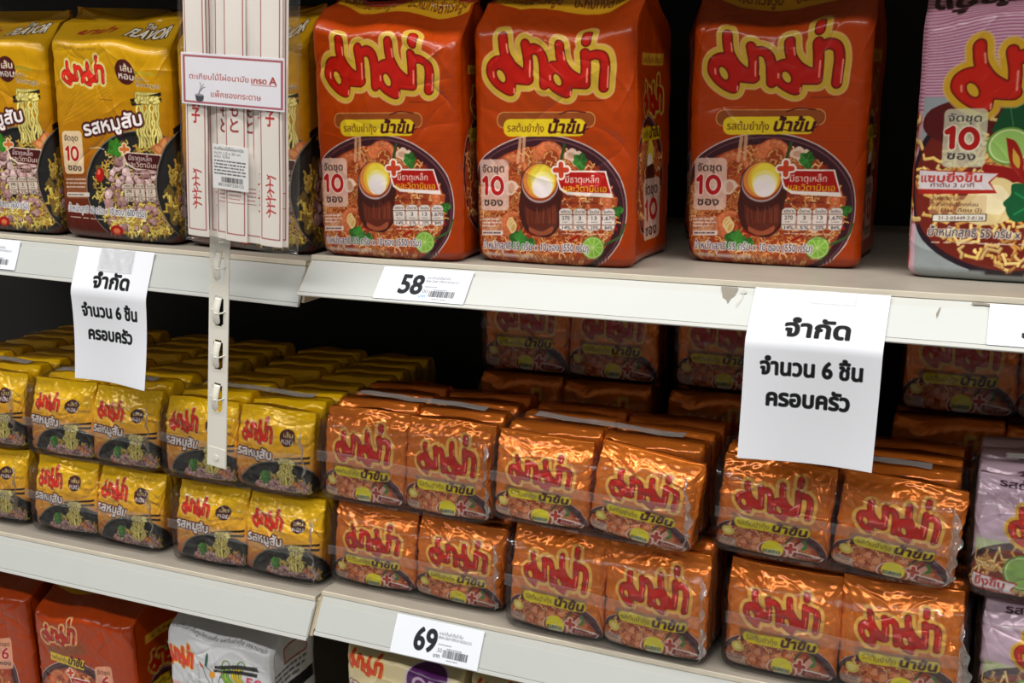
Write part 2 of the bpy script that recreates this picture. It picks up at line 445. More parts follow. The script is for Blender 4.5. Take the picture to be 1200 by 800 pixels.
def tomyum_bowl(cv, cx, cy, rx, ry, seed, n=420, nl=15, nw=1.5):
    cv.fill(ell(cx, cy, rx, ry, 0, 90), (196, 172, 170))
    cv.fill(ell(cx, cy, rx*.985, ry*.985, 0, 90), (66, 30, 36))
    cv.fill(ell(cx+rx*.005, cy+ry*.01, rx*.955, ry*.955, 0, 90), (104, 66, 72))
    cv.fill(ell(cx-rx*.0, cy+ry*.015, rx*.945, ry*.945, 0, 90), (58, 24, 30))
    cv.fill(ell(cx-rx*.02, cy+ry*.03, rx*.885, ry*.88, 0, 90), (150, 58, 26))
    ins = lambda x, y: ((x-cx+rx*.02)/(rx*.86))**2+((y-cy-ry*.03)/(ry*.85))**2 < 1
    rng = np.random.default_rng(seed+9)
    for i in range(60):
        x, y = rng.uniform(cx-rx, cx+rx), rng.uniform(cy-ry, cy+ry)
        if ins(x, y): cv.fill(blob(x, y, rx*rng.uniform(.03, .09), 9, .3, rng), [(186, 84, 40), (160, 48, 20), (206, 120, 66), (130, 40, 18)][rng.integers(4)], .7)
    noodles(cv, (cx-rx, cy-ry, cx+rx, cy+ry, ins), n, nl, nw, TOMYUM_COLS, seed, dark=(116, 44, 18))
    return ins

def red_front(cv, seed=5):
    """tom-yum ten-pack front, drawn in the photograph's own pixels of the middle red bag"""
    tomyum_bowl(cv, 633, 245, 105, 91, seed)
    prawn(cv, 600, 196, 17, 2.6, 3); prawn(cv, 644, 181, 15, 3.4, 4); prawn(cv, 700, 236, 13, -.6, 5); prawn(cv, 598, 258, 14, 1.5, 6)
    for p in ([(607, 160), (604, 186)], [(612, 158), (611, 184)]): cv.stroke(p, 4, (214, 160, 120), .8)
    for (x, y, r) in ((676, 184, 9), (668, 178, 7), (672, 260, 9), (690, 262, 8), (595, 215, 9)): cv.fill(blob(x, y, r, 9, .2), (222, 190, 168)); cv.fill(blob(x, y+1, r*.6, 8, .2), (200, 150, 124))
    for (x, y, s) in ((679, 186, 9), (603, 279, 12), (724, 246, 7), (618, 282, 6)): leaf(cv, x, y, s, seed=int(x))
    cv.stroke(smooth([(655, 196), (658, 178), (661, 166)]), 3.4, (46, 70, 34)); cv.stroke(smooth([(710, 285), (728, 276), (735, 262)]), 3, (60, 84, 40))
    for (x, y, a) in ((618, 270, .4), (672, 277, -.5), (720, 262, 1.0), (690, 222, .8)):
        cv.stroke([(x-6*math.cos(a), y-6*math.sin(a)), (x+6*math.cos(a), y+6*math.sin(a))], 3.2, (150, 24, 14))
    # little pot with the egg
    cv.fill(smooth([(608, 214), (605, 240), (610, 262), (622, 272), (640, 275), (654, 262), (656, 240), (655, 216), (608, 214)]), (66, 26, 20))
    cv.fill(smooth([(612, 236), (622, 243), (636, 244), (650, 236), (652, 258), (640, 271), (622, 268), (614, 256), (612, 236)]), (96, 38, 24))
    cv.fill(smooth([(617, 262), (632, 268), (646, 262), (644, 270), (630, 273), (618, 268), (617, 262)]), (158, 78, 50))
    for i in range(16):
        x = RNG.uniform(612, 650); cv.stroke([(x, 238+RNG.uniform(0, 5)), (x+RNG.uniform(-2, 2), 258)], .8, (146, 74, 50), .6)
    cv.fill(ell(631, 211, 24, 24, 0), (70, 30, 28)); cv.fill(ell(631, 211, 22.6, 22.6), (170, 150, 150)); cv.fill(ell(631, 209.5, 21.6, 22), (150, 62, 30))
    cv.fill(ell(631, 208, 20.5, 20.5), (214, 130, 60)); cv.fill(ell(633, 207.5, 17.5, 19.5), (224, 176, 50))
    cv.fill(ell(634, 206, 15, 16.5), (232, 206, 64)); cv.fill(ell(634, 211, 14, 14), (236, 222, 130)); cv.fill(ell(634, 215, 12.5, 13), (238, 228, 212)); cv.fill(ell(633, 218, 10, 9), (240, 226, 226))
    for i in range(3): cv.fill(ell(593+i*2, 257+i*3, 4, 7, 20), (226, 196, 140)); cv.fill(ell(593+i*2, 257+i*3, 2.4, 5, 20), (206, 160, 90))
    # lime
    cv.fill(ell(695, 289, 14, 14), (86, 128, 40)); cv.fill(ell(695, 289, 12.6, 12.6), (196, 206, 140)); cv.fill(ell(695, 289, 11.6, 11.6), (124, 172, 60))
    for i in range(9):
        a = i*.7; cv.stroke([(695, 289), (695+11*math.cos(a), 289+11*math.sin(a))], .8, (190, 210, 130))
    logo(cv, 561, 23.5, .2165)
    cv.lines(680, 114.5, 719, 116.5, 1, (96, 26, 10), .55, slope=.02)
    cv.fill(rrect(578.6, 128.5, 697, 147, 8), (206, 150, 90)); cv.fill(rrect(579.4, 129.3, 696.2, 146.2, 7.6), (136, 66, 24))
    cv.fill(rrect(586.5, 136.5, 686, 156.5, 8), (216, 186, 30))
    cv.text('รสต้มยำกุ้ง', (591, 150.5), (636, 151.5), 7.2, (84, 40, 16), bold=.35)
    cv.text('น้ำข้น', (641, 152.5), (684, 153.5), 12, (60, 14, 16), bold=.95, slant=.22)
    cv.stroke(smooth([(655, 131), (668, 127.5), (686, 129.5)]), 1.2, (60, 14, 16)); cv.stroke(smooth([(650, 151), (676, 153.5), (690, 147)]), 1.0, (60, 14, 16))
    cross(cv, 656.5, 195.5, 9.5)
    cv.fill([(651, 205), (657, 196), (710, 197.5), (719, 229.5), (664, 224.5), (655, 218)], (236, 222, 214)); cv.fill([(653, 205), (658, 198), (708.5, 199.2), (716, 224), (665, 221), (656.5, 216)], (168, 22, 14))
    cross(cv, 656.5, 195.5, 9.5)
    cv.text('มีธาตุเหล็ก', (661.5, 210.2), (701.5, 211.2), 6.4, (240, 226, 216), bold=.4)
    cv.text('และวิตามินเอ', (659.5, 220.4), (711, 222.5), 6.6, (226, 190, 40), bold=.45)
    cv.lines(660, 224.5, 718, 229, 1, (110, 60, 50), .5, slope=.05)
    cv.lines(657, 231, 718, 237, 1, (90, 40, 30), .8, slope=.03)
    capsules(cv, 653.5, 240.5, 722, 267.5, VALS_R, slope=.03)
    cv.lines(657, 268, 720, 274, 1, (224, 200, 190), .5, slope=.04)
    # ten pouches
    cv.fill(rrect(553.4, 182.5, 592, 242.5, 6), (226, 190, 176), .82)
    cv.text('จัดชุด', (558.2, 197.4), (585.8, 197.6), 7.4, (34, 20, 20), bold=.45)
    cv.ten((557.5, 222.5), (585.5, 223.5), 20, (176, 24, 24), 4.6, (240, 214, 204), 1.2)
    cv.text('ซอง', (559.5, 236.4), (583.5, 237), 7.6, (34, 20, 20), bold=.55)
    cv.fill(rrect(553, 250, 583, 273, 2), (206, 150, 128), .45)
    cv.lines(554, 251, 582, 263, 3, (236, 222, 216), .8); cv.fill(rrect(554, 266.5, 583.5, 272, 1), (222, 200, 190)); cv.lines(556, 266.5, 582, 272, 1, (60, 36, 34), .9)
    cv.text('น้ำหนักสุทธิ 55 กรัม x 10 ซอง (550 กรัม)', (556.5, 287.5), (689.5, 294), 7.6, (40, 34, 52), bold=.35, halo=(238, 226, 224), hw=1.3)
    cv.lines(560, 292, 704, 298, 1, (224, 206, 200), .8, slope=.05)

def make_red_bag_art(W=.215, D=.165, H=.42, Hc=.292, six=False, ppm=1700):
    cv = Canvas(W+2*D, H, ppm); brick_red(cv)
    top = H-Hc
    ref = [(550, 38), (742, 32), (743, 318), (548, 303)]
    cv.quad(ref, [(D, top), (D+W, top), (D+W, H), (D, H)])
    if six: six_front(cv)
    else: red_front(cv)
    # gusset on the right: the same marks, small and narrow
    for gx in (D+W, 0.0):
        cv.box((0, 0, 100, 200), (gx+.012, top, gx+D-.012, H))
        tomyum_bowl(cv, 44, 125, 40, 52, 17, n=70, nl=16, nw=2.2)
        cv.fill(ell(54, 108, 8, 15), (226, 196, 60)); cv.fill(ell(54, 115, 6, 9), (236, 228, 210)); cv.fill(smooth([(44, 118), (46, 150), (62, 150), (64, 118), (44, 118)]), (70, 28, 20))
        logo(cv, 22, 38, .088); cv.fill(rrect(20, 22, 84, 32, 1), (206, 150, 44)); cv.text('บะหมี่กึ่งสำเร็จรูป', (24, 30), (80, 30), 4, (96, 40, 10))
        cv.fill(rrect(20, 83, 78, 95, 5), (206, 176, 30)); cv.text('รสต้มยำกุ้ง', (24, 92), (50, 92), 5, (84, 40, 16), bold=.3); cv.text('น้ำข้น', (52, 93), (76, 92), 8, (60, 14, 16), bold=.7, slant=.2)
        cv.fill(rrect(36, 128, 78, 182, 6), (222, 190, 176), .8)
        cv.text('จัดชุด', (42, 142), (72, 142), 8, (34, 20, 20), bold=.4); (cv.text('6', (48, 164), (66, 164), 17, (176, 24, 24), bold=.7) if six else cv.ten((42, 164), (72, 164), 17, (176, 24, 24), 4.4)); cv.text('ซอง', (43, 178), (70, 178), 8, (34, 20, 20), bold=.5)
    # folded top: the yellow strip
    cv.box((0, 0, 100, 20), (D, 0, D+W, top))
    cv.fill([(0, 4), (100, 4), (100, 11.5), (0, 11.5)], (206, 152, 26))
    for x in (4, 54): cv.text('บะหมี่กึ่งสำเร็จรูป', (x, 9.6), (x+42, 9.6), 3.4, (96, 36, 10), bold=.15)
    return cv

def six_front(cv):
    """the six-pack's front: as the ten-pack's, set out more tightly, in pixels of the bottom-row bag"""
    cv2 = cv
    ref = [(47, 698), (206, 730), (206, 950), (49, 915)]
    W, D, H, top = .215, .165, cv.hm, cv.hm-.292
    cv2.quad(ref, [(D, top), (D+W, top), (D+W, H), (D, H)])
    tomyum_bowl(cv2, 108, 842, 76, 72, 31, n=150)
    prawn(cv2, 88, 800, 14, 2.6, 3); prawn(cv2, 112, 795, 12, 3.3, 4)
    logo(cv2, 64, 705, .0935, rot=.13, ochre=(206, 150, 90), cream=(224, 190, 150))
    cv2.fill(rrect(72, 749, 140, 762, 5), (136, 66, 24))
    cv2.fill([(76, 757), (136, 770), (134, 783), (76, 769)], (216, 186, 30))
    cv2.text('รสต้มยำกุ้ง', (78, 767), (105, 773), 5.5, (84, 40, 16), bold=.3); cv2.text('น้ำข้น', (107, 774), (133, 780), 9, (60, 14, 16), bold=.8, slant=.2)
    cross(cv2, 109, 787, 6); cv2.fill([(106, 792), (140, 797), (146, 818), (112, 810)], (236, 222, 214)); cv2.fill([(108, 793.5), (139, 798.5), (144, 815), (112.5, 808)], (168, 22, 14)); cross(cv2, 109, 787, 6)
    cv2.text('มีธาตุเหล็ก', (113, 802), (137, 806), 4.6, (240, 226, 216), bold=.3)
    cv2.fill(rrect(151, 778, 177, 822, 4), (226, 160, 130), .9)
    cv2.text('จัดชุด', (154, 788), (173, 790), 5, (60, 24, 20), bold=.3); cv2.text('6', (159, 806), (170, 808), 14, (176, 24, 24), bold=.7, halo=(240, 214, 204), hw=1); cv2.text('ซอง', (155, 815), (173, 817), 5, (40, 20, 20), bold=.4)
    cv2.text('น้ำหนักสุทธิ 55 กรัม x 6 ซอง (330 กรัม)', (56, 876), (170, 896), 6, (40, 34, 52), bold=.3, halo=(238, 226, 224), hw=1.2)

def pork_bowl(cv, cx, cy, rx, ry, seed, n=150, nl=16, nw=2.0, food=None):
    cv.fill(ell(cx, cy, rx, ry, 0, 80), (120, 112, 96)); cv.fill(ell(cx+.6, cy+.6, rx-.9, ry-.9, 0, 80), (22, 22, 20))
    cv.fill(ell(cx+1, cy+3, rx*.96, ry*.95, 0, 80), (36, 35, 33))
    rng = np.random.default_rng(seed)
    fx, fy, frx, fry = food
    ins = lambda x, y: ((x-fx)/frx)**2+((y-fy)/fry)**2 < 1 and ((x-cx)/(rx*.95))**2+((y-cy)/(ry*.95))**2 < 1
    for i in range(60):
        x, y = rng.uniform(fx-frx, fx+frx), rng.uniform(fy-fry, fy+fry)
        if ins(x, y): cv.fill(blob(x, y, nl*.5, 8, .3, rng), (122, 96, 40), .8)
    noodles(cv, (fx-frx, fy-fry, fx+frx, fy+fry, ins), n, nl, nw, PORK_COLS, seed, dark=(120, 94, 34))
    return ins

def pork_bits(cv, x0, y0, x1, y1, n, r, seed, ins):
    rng = np.random.default_rng(seed); k = 0; tr = 0
    while k < n and tr < n*8:
        tr += 1
        x, y = rng.uniform(x0, x1), rng.uniform(y0, y1)
        if not ins(x, y): continue
        rr = r*rng.uniform(.6, 1.3); c = np.array([(188, 152, 150), (170, 130, 128), (206, 176, 172), (150, 112, 108)][rng.integers(4)])
        cv.fill(blob(x, y+rr*.2, rr*1.1, 9, .25, rng), (98, 62, 58)); cv.fill(blob(x, y, rr, 9, .3, rng), c); cv.fill(blob(x-rr*.2, y-rr*.3, rr*.45, 7, .3, rng), np.clip(c*1.18, 0, 255))
        k += 1

def lifted(cv, x0, x1, y0, y1, n, w, seed):
    rng = np.random.default_rng(seed)
    for i in range(n):
        x = x0+(x1-x0)*(i+.5)/n; P = [(x, y0)]
        for k in range(1, 8): P.append((x+rng.uniform(-1, 1)*w*1.3+math.sin(k*1.4+i)*w*.6, y0+(y1-y0)*k/7))
        P = smooth(P, 5); cv.stroke(P, w*1.5, (140, 118, 40), .9); cv.stroke(P, w, np.array((222, 206, 110))*rng.uniform(.85, 1.08)); cv.stroke(P-[w*.2, 0], w*.3, (240, 232, 170), .7)

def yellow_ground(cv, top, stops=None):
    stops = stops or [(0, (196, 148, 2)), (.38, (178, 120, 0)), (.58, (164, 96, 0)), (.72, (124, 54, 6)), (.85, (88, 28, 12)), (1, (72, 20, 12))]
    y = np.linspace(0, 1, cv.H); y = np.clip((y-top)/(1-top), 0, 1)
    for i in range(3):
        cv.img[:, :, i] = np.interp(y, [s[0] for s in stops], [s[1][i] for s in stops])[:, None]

def yellow_front(cv):
    """minced-pork ten-pack front, in pixels of the photograph's middle yellow bag"""
    for k in range(7): cv.stroke(smooth([(75, 150-k*3), (110, 138-k*6), (150, 112-k*3), (180, 90)]), .8, (226, 176, 60), .35)
    ins = pork_bowl(cv, 176, 222, 72, 66, 4, n=330, nl=11, nw=1.3, food=(176, 224, 60, 54))
    cv.stroke(smooth([(112, 177), (122, 176), (131, 178)]), 1.0, (220, 220, 210), .8)
    pork_bits(cv, 124, 184, 212, 268, 120, 4.4, 8, lambda x, y: ins(x, y) and x+y*.35 > 212)
    noodles(cv, (120, 250, 212, 286, lambda x, y: ins(x, y)), 40, 12, 1.8, PORK_COLS, 77, dark=(120, 94, 34))
    lifted(cv, 175, 203, 112, 176, 13, 2.3, 3)
    for (x, y, r) in ((206, 172, 8), (198, 178, 7)): cv.fill(blob(x, y, r, 9, .3), (196, 110, 60)); cv.fill(blob(x, y, r*.6, 8, .3), (222, 150, 90))
    cv.fill(ell(123.5, 207, 6, 8, 10), (168, 24, 14)); cv.fill(ell(122, 204, 2, 3, 10), (226, 110, 80)); cv.fill(ell(140, 270, 8, 6, 10), (160, 26, 16)); cv.fill(ell(140, 270, 4, 2.8, 10), (206, 110, 70))
    leaf(cv, 146, 176, 10, (50, 106, 28), 4); leaf(cv, 211, 216, 6, (60, 110, 34), 5)
    cv.fill([(168, 120), (207, 110.5), (207, 115), (169, 124)], (26, 20, 14)); cv.fill([(168, 124.5), (207, 117.5), (207, 122.5), (170, 128)], (34, 26, 18))
    lifted(cv, 176, 202, 117, 124, 8, 3.0, 5)
    logo(cv, 78.5, 70.5, .0868, ochre=(214, 196, 130), cream=(228, 206, 120), red=(190, 30, 16))
    cv.text('บะหมี่กึ่งสำเร็จรูป รสหมูสับ ตรามาม่า', (78, 63.5), (131, 66.5), 3.4, (96, 64, 10), bold=.12)
    cv.lines(130, 119.5, 154, 122, 1, (120, 70, 10), .5, slope=.06)
    cv.fill(ell(165.5, 88.2, 12, 15), (72, 24, 20))
    cv.text('เส้น', (160, 87), (174, 87.3), 6.6, (238, 226, 200), bold=.5); cv.text('หอม', (157, 96.3), (175, 97), 6.6, (240, 234, 222), bold=.5)
    cv.text('เหนียวนุ่ม', (177, 88.5), (199, 88.2), 4.2, (116, 132, 20), bold=.25, halo=(226, 200, 110), hw=.5); cv.text('อร่อย...', (176, 96), (193, 96), 4.2, (86, 44, 24), bold=.2, halo=(226, 206, 170), hw=.6)
    cv.text('ถึงรสหมูสับ', (177, 103.5), (206, 105.5), 4.6, (70, 32, 24), bold=.2, halo=(230, 216, 190), hw=.7)
    cv.text('รสหมูสับ', (107.5, 162.5), (181, 149.5), 13.5, (240, 234, 232), bold=.9, halo=(66, 22, 22), hw=2.6)
    cv.fill(rrect(77, 157, 103, 206, 4), (226, 200, 166), .93)
    cv.text('จัดชุด', (79.5, 168), (97.5, 168.5), 5.6, (40, 30, 24), bold=.3); cv.ten((80.5, 190), (97.5, 191), 15.5, (170, 24, 22), 3.0, (240, 220, 196), .8); cv.text('ซอง', (82, 201.5), (99.5, 203), 6, (40, 30, 24), bold=.45)
    cv.fill(rrect(75.5, 209, 106, 234, 2), (150, 96, 70), .6); cv.lines(76, 210, 105, 223, 3, (232, 220, 206), .7); cv.fill(rrect(76, 227, 108, 232, 1), (214, 200, 186)); cv.lines(78, 227, 106, 232, 1, (70, 50, 46), .7)
    cross(cv, 157.5, 178, 6.2, (206, 110, 50), (236, 214, 180))
    cv.fill([(155, 184), (160, 181), (200, 184.5), (204, 203), (168, 201), (158, 194)], (230, 214, 196)); cv.fill([(156.5, 184.5), (161, 182.3), (198, 185.6), (202.4, 204), (168.5, 199.6), (159.5, 193.6)], (70, 20, 20))
    cv.text('มีธาตุเหล็ก', (161.5, 190), (188, 192.5), 4.8, (240, 230, 226), bold=.3); cv.text('และวิตามินเอ', (159, 197.4), (197, 200.6), 5.0, (238, 222, 206), bold=.35)
    cv.lines(158, 203, 202, 208, 1, (226, 206, 190), .5)
    capsules(cv, 152, 216.5, 204, 238, VALS_Y, slope=.02, tint=(214, 198, 180))
    cv.text('น้ำหนักสุทธิ 60 กรัม x 10 ซอง (600 กรัม)', (77.5, 247.5), (176, 255.5), 6.6, (48, 52, 86), bold=.25, halo=(232, 226, 220), hw=1.2)
    cv.lines(80, 252, 176, 256, 1, (222, 206, 190), .5, slope=.08)

def make_yellow_bag_art(W=.222, D=.14, H=.42, Hc=.29, ppm=1600):
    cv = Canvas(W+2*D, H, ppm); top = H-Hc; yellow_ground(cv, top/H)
    cv.quad([(64, 57), (213, 55), (209, 288), (70, 276)], [(D, top), (D+W, top), (D+W, H), (D, H)]); yellow_front(cv)
    for gx in (D+W, 0.0):
        cv.box((0, 0, 100, 200), (gx+.01, top, gx+D-.01, H))
        ins = pork_bowl(cv, 30, 140, 62, 58, 9, n=70, nl=16, nw=2.2, food=(28, 150, 46, 40)); pork_bits(cv, 5, 110, 60, 170, 34, 6.5, 5, ins)
        for (x, y) in ((28, 92), (36, 108)): cv.fill(blob(x, y, 9, 9, .3), (196, 110, 60))
        cv.fill([(0, 82), (100, 60), (100, 66), (0, 88)], (26, 20, 14)); cv.fill([(0, 94), (100, 76), (100, 82), (0, 100)], (34, 26, 18))
        cv.text('เส้น', (58, 108), (80, 108), 8, (216, 180, 60), bold=.6); cv.text('หอม', (56, 122), (84, 122), 8, (226, 206, 150), bold=.6)
        cv.ten((62, 160), (88, 160), 17, (170, 24, 22), 4.2); cv.text('จัดชุด', (62, 138), (88, 138), 7, (226, 206, 150), bold=.4); cv.text('ซอง', (64, 174), (88, 174), 8, (226, 206, 150), bold=.5)
    cv.box((0, 0, 142, 60), (D, 0, D+W, top)); dy = 60
    cv.text('มาม่า', (28, 49.5), (66, 46.5), 7, (150, 40, 14), bold=.9, slant=.6)
    cv.text('FLAVOR', (87, 50), (134, 47.5), 9, (238, 232, 214), bold=.7, halo=(50, 30, 14), hw=1.3, slant=.3); cv.text('The', (99, 38), (111, 37), 5, (238, 232, 214), bold=.4, halo=(50, 30, 14), hw=.9, slant=.3)
    return cv

def pink_stripes(cv, y0, y1, x0, x1, n, a=(206, 170, 186), b=(170, 96, 128)):
    cv.fill([(x0, y0), (x1, y0), (x1, y1), (x0, y1)], a)
    for i in range(n):
        y = y0+(y1-y0)*(i+.25)/n; cv.fill([(x0, y), (x1, y), (x1, y+(y1-y0)/n*.5), (x0, y+(y1-y0)/n*.5)], b)

def shallot(cv, x, y, rx, ry, rot):
    for k in range(5):
        f = 1-k*.2; cv.fill(ell(x, y, rx*f, ry*f, rot), (222, 214, 190) if k % 2 == 0 else (176, 150, 140))

def lime_half(cv, x, y, r):
    cv.fill(ell(x, y, r, r), (104, 150, 60)); cv.fill(ell(x, y, r*.9, r*.9), (206, 222, 160)); cv.fill(ell(x, y, r*.82, r*.82), (150, 190, 96))

def pink_front(cv):
    """creamy tom-yum ten-pack at the right edge, in the photograph's pixels"""
    pink_stripes(cv, 18, 112, 1060, 1270, 26)
    cv.fill([(1060, 110), (1270, 110), (1270, 345), (1060, 345)], (150, 158, 160))
    cv.fill(ell(1160, 214, 112, 108, 0, 90), (40, 24, 34)); cv.fill(ell(1160, 214, 106, 102, 0, 90), (112, 34, 22))
    ins = lambda x, y: ((x-1160)/97)**2+((y-214)/94)**2 < 1
    cv.fill(ell(1150, 140, 90, 34), (88, 22, 22))
    noodles(cv, (1060, 110, 1265, 320, ins), 230, 20, 3.4, [(216, 176, 96), (226, 190, 120), (196, 140, 70)], 12, wav=1.2, amp=.22, dark=(120, 40, 18))
    cv.fill(smooth([(1128, 150), (1140, 118), (1150, 108), (1166, 122), (1172, 148), (1150, 160), (1128, 150)]), (24, 74, 40)); cv.stroke([(1142, 112), (1150, 156)], 1.2, (60, 120, 70))
    lime_half(cv, 1146, 168, 22)
    shallot(cv, 1172, 160, 10, 19, -28); shallot(cv, 1196, 152, 12, 17, 10)
    cv.fill(smooth([(1122, 188), (1150, 194), (1180, 206), (1196, 214), (1180, 218), (1150, 208), (1124, 198), (1122, 188)]), (140, 22, 18))
    cv.fill(smooth([(1142, 158), (1152, 164), (1160, 186), (1158, 202), (1148, 190), (1142, 158)]), (150, 26, 16)); cv.fill(smooth([(1149, 170), (1156, 182), (1156, 194), (1150, 186), (1149, 170)]), (206, 160, 60))
    cv.fill(smooth([(1098, 244), (1120, 210), (1144, 206), (1160, 226), (1150, 254), (1120, 260), (1098, 244)]), (222, 198, 140)); cv.fill(smooth([(1110, 240), (1124, 218), (1140, 214), (1150, 232), (1140, 248), (1110, 240)]), (236, 220, 176))
    leaf(cv, 1172, 236, 27, (28, 104, 58), 8); leaf(cv, 1182, 226, 16, (34, 116, 66), 9)
    logo(cv, 1079, 26, .256, ochre=(206, 158, 36), cream=(214, 176, 90), red=(172, 24, 10), edge=(90, 14, 8))
    cv.fill(rrect(1083, 124, 1124, 192, 6), (206, 206, 176), .8)
    cv.text('จัดชุด', (1086.5, 138.5), (1118, 139.5), 7.6, (34, 26, 24), bold=.5, halo=(226, 222, 210), hw=.8); cv.ten((1085.5, 168), (1117, 171), 23, (172, 24, 18), 6.0, (236, 224, 210), 1.3); cv.text('ซอง', (1087.5, 182), (1114, 184), 8, (34, 26, 24), bold=.6, halo=(226, 222, 210), hw=.8)
    cv.fill([(1060, 194), (1139, 199), (1130, 210), (1137, 223), (1060, 223)], (168, 34, 26)); cv.fill([(1060, 195), (1137, 200), (1128, 210), (1134, 219), (1060, 217)], (214, 204, 206))
    cv.text('แซบยิ่งขึ้น', (1063, 208.5), (1122, 209), 8, (176, 30, 26), bold=.7); cv.text('ทำตัน 3 นาที', (1074, 214.8), (1115, 215.4), 4.4, (80, 24, 24), bold=.3)
    cv.fill(rrect(1074, 225, 1128, 247, 2), (206, 170, 120), .5)
    cv.text('วันที่ผลิต และ', (1076, 230), (1104, 231), 3.6, (70, 30, 24)); cv.text('วันที่ควรบริโภคก่อน', (1076, 237), (1120, 238), 3.6, (70, 30, 24)); cv.text('(วัน เดือน ปี)', (1085, 244), (1124, 245), 3.6, (70, 30, 24))
    cv.fill(rrect(1077, 247, 1129, 256, 1), (50, 30, 28)); cv.fill(rrect(1078, 247.7, 1128, 255.3, 1), (226, 220, 206)); cv.text('21-2-05449-2-0126', (1083, 253.4), (1126, 254), 3.6, (60, 30, 28))
    cv.text('น้ำหนักสุทธิ 55 กรัม x 10 ซอง (550 กรัม)', (1074.5, 272), (1240, 282), 9, (36, 30, 36), bold=.4, halo=(226, 216, 206), hw=1.4)
    cv.lines(1078, 276, 1240, 284, 1, (216, 196, 180), .8, slope=.05)
    cross(cv, 1196, 182, 11)

def make_pink_bag_art(W=.215, D=.14, H=.42, Hc=.292, ppm=1600):
    cv = Canvas(W+2*D, H, ppm, (196, 158, 172)); top = H-Hc
    cv.box((0, 0, 100, 100), (0, 0, W+2*D, H)); pink_stripes(cv, 0, 55, 0, 100, 50)
    cv.quad([(1058, 20), (1262, 14), (1256, 341), (1055, 322)], [(D, top), (D+W, top), (D+W, H), (D, H)]); pink_front(cv)
    for gx in (D+W, 0.0):
        cv.box((0, 0, 100, 200), (gx+.006, top, gx+D-.006, H))
        cv.fill([(0, 70), (100, 70), (100, 200), (0, 200)], (150, 60, 40)); noodles(cv, (0, 75, 100, 195, lambda x, y: True), 40, 24, 4, [(216, 176, 96), (226, 190, 120)], 3, wav=1.2, dark=(110, 36, 18))
        logo(cv, 14, 20, .1); cv.fill(rrect(4, 150, 96, 176, 2), (206, 196, 190)); cv.lines(8, 152, 92, 174, 5, (80, 40, 40), 1.2)
    cv.box((0, 0, 100, 30), (D, 0, D+W, top))
    cv.text('รสต้มยำกุ้ง', (94, 19), (4, 19), 6.5, (44, 20, 26), bold=.6, slant=.2)
    return cv

def copper_ground(cv):
    cv.img[:] = np.array((226, 122, 38), np.float32)

def red_packet_art(W=.1375, D=.044, H=.160, Hc=.124, ppm=1500):
    cv = Canvas(W+2*D, H, ppm); copper_ground(cv); top = H-Hc
    cv.box((0, 0, 100, 84), (D, top, D+W, H))
    tomyum_bowl(cv, 46, 86, 59, 38, 22, n=260, nl=9, nw=.95)
    for (x, y, r) in ((30, 66, 6), (38, 70, 7), (58, 65, 5), (26, 74, 5), (48, 67, 5), (36, 78, 6)):
        cv.fill(blob(x, y, r, 11, .3, sq=.7, rot=.6), (196, 96, 50), .7); cv.fill(blob(x+1, y-1, r*.5, 9, .3), (230, 160, 116), .7)
    cv.fill(ell(12, 65, 6, 4.5, 10), (206, 180, 70)); cv.fill(ell(12, 65, 3.5, 2.4, 10), (226, 206, 120))
    cv.fill(rrect(0, 72, 20, 84, 1), (190, 170, 160), .7); cv.lines(1, 72, 19, 84, 6, (90, 66, 60), .5)
    cv.fill(ell(53, 77, 13.5, 10.5), (226, 200, 190)); cv.fill(ell(53, 76.5, 12, 9.4), (150, 60, 34)); cv.fill(ell(53, 74.5, 9.6, 8.4), (226, 210, 40)); cv.fill(ell(53, 79.5, 8, 5), (226, 226, 196))
    cv.lines(45, 74.5, 61, 79.5, 2, (70, 80, 30), .6)
    leaf(cv, 78, 66, 4.5, (60, 96, 40), 4)
    cv.fill([(66, 69), (76, 62), (80, 66), (72, 76)], (206, 150, 130)); cv.stroke([(67, 72), (76, 62)], 2, (120, 30, 24)); cv.stroke([(64, 66), (70, 58)], 1.6, (50, 60, 30))
    cv.fill(smooth([(66, 74), (72, 72.5), (96, 76), (97, 81), (92, 84.5), (76, 83), (68, 79), (66, 74)]), (226, 206, 198)); cv.fill(smooth([(69, 75), (74, 74), (94, 77), (94.5, 80.5), (91, 82.6), (77, 81.4), (71, 78.6), (69, 75)]), (120, 24, 20))
    cross(cv, 68.5, 71, 5.2, (170, 44, 28), (222, 190, 180))
    cv.text('มีธาตุเหล็ก', (74, 78.4), (91, 80), 3.4, (232, 216, 200), bold=.25); cv.text('และวิตามินเอ', (74, 82), (92, 83.6), 2.8, (206, 170, 50), bold=.2)
    logo(cv, 12, 4.0, .101, kx=1.0, ochre=(216, 164, 70), cream=(232, 190, 120), red=(160, 24, 16), edge=(104, 14, 10))
    cv.fill(rrect(13, 46.5, 84, 55, 3.6), (150, 96, 56)); cv.fill(rrect(17, 49.5, 83.5, 58.5, 4), (214, 196, 30))
    cv.text('รสต้มยำกุ้ง', (20, 56), (48, 56.4), 3.8, (110, 80, 20), bold=.2); cv.text('น้ำข้น', (51, 57), (80, 57.4), 6.4, (70, 20, 16), bold=.8, slant=.2)
    cv.box((0, 0, 100, 20), (D, 0, D+W, top)); cv.text('บะหมี่กึ่งสำเร็จรูป รสต้มยำกุ้ง น้ำข้น ตรามาม่า', (8, 17.5), (92, 17.5), 2.6, (140, 60, 20), bold=.1)
    return cv

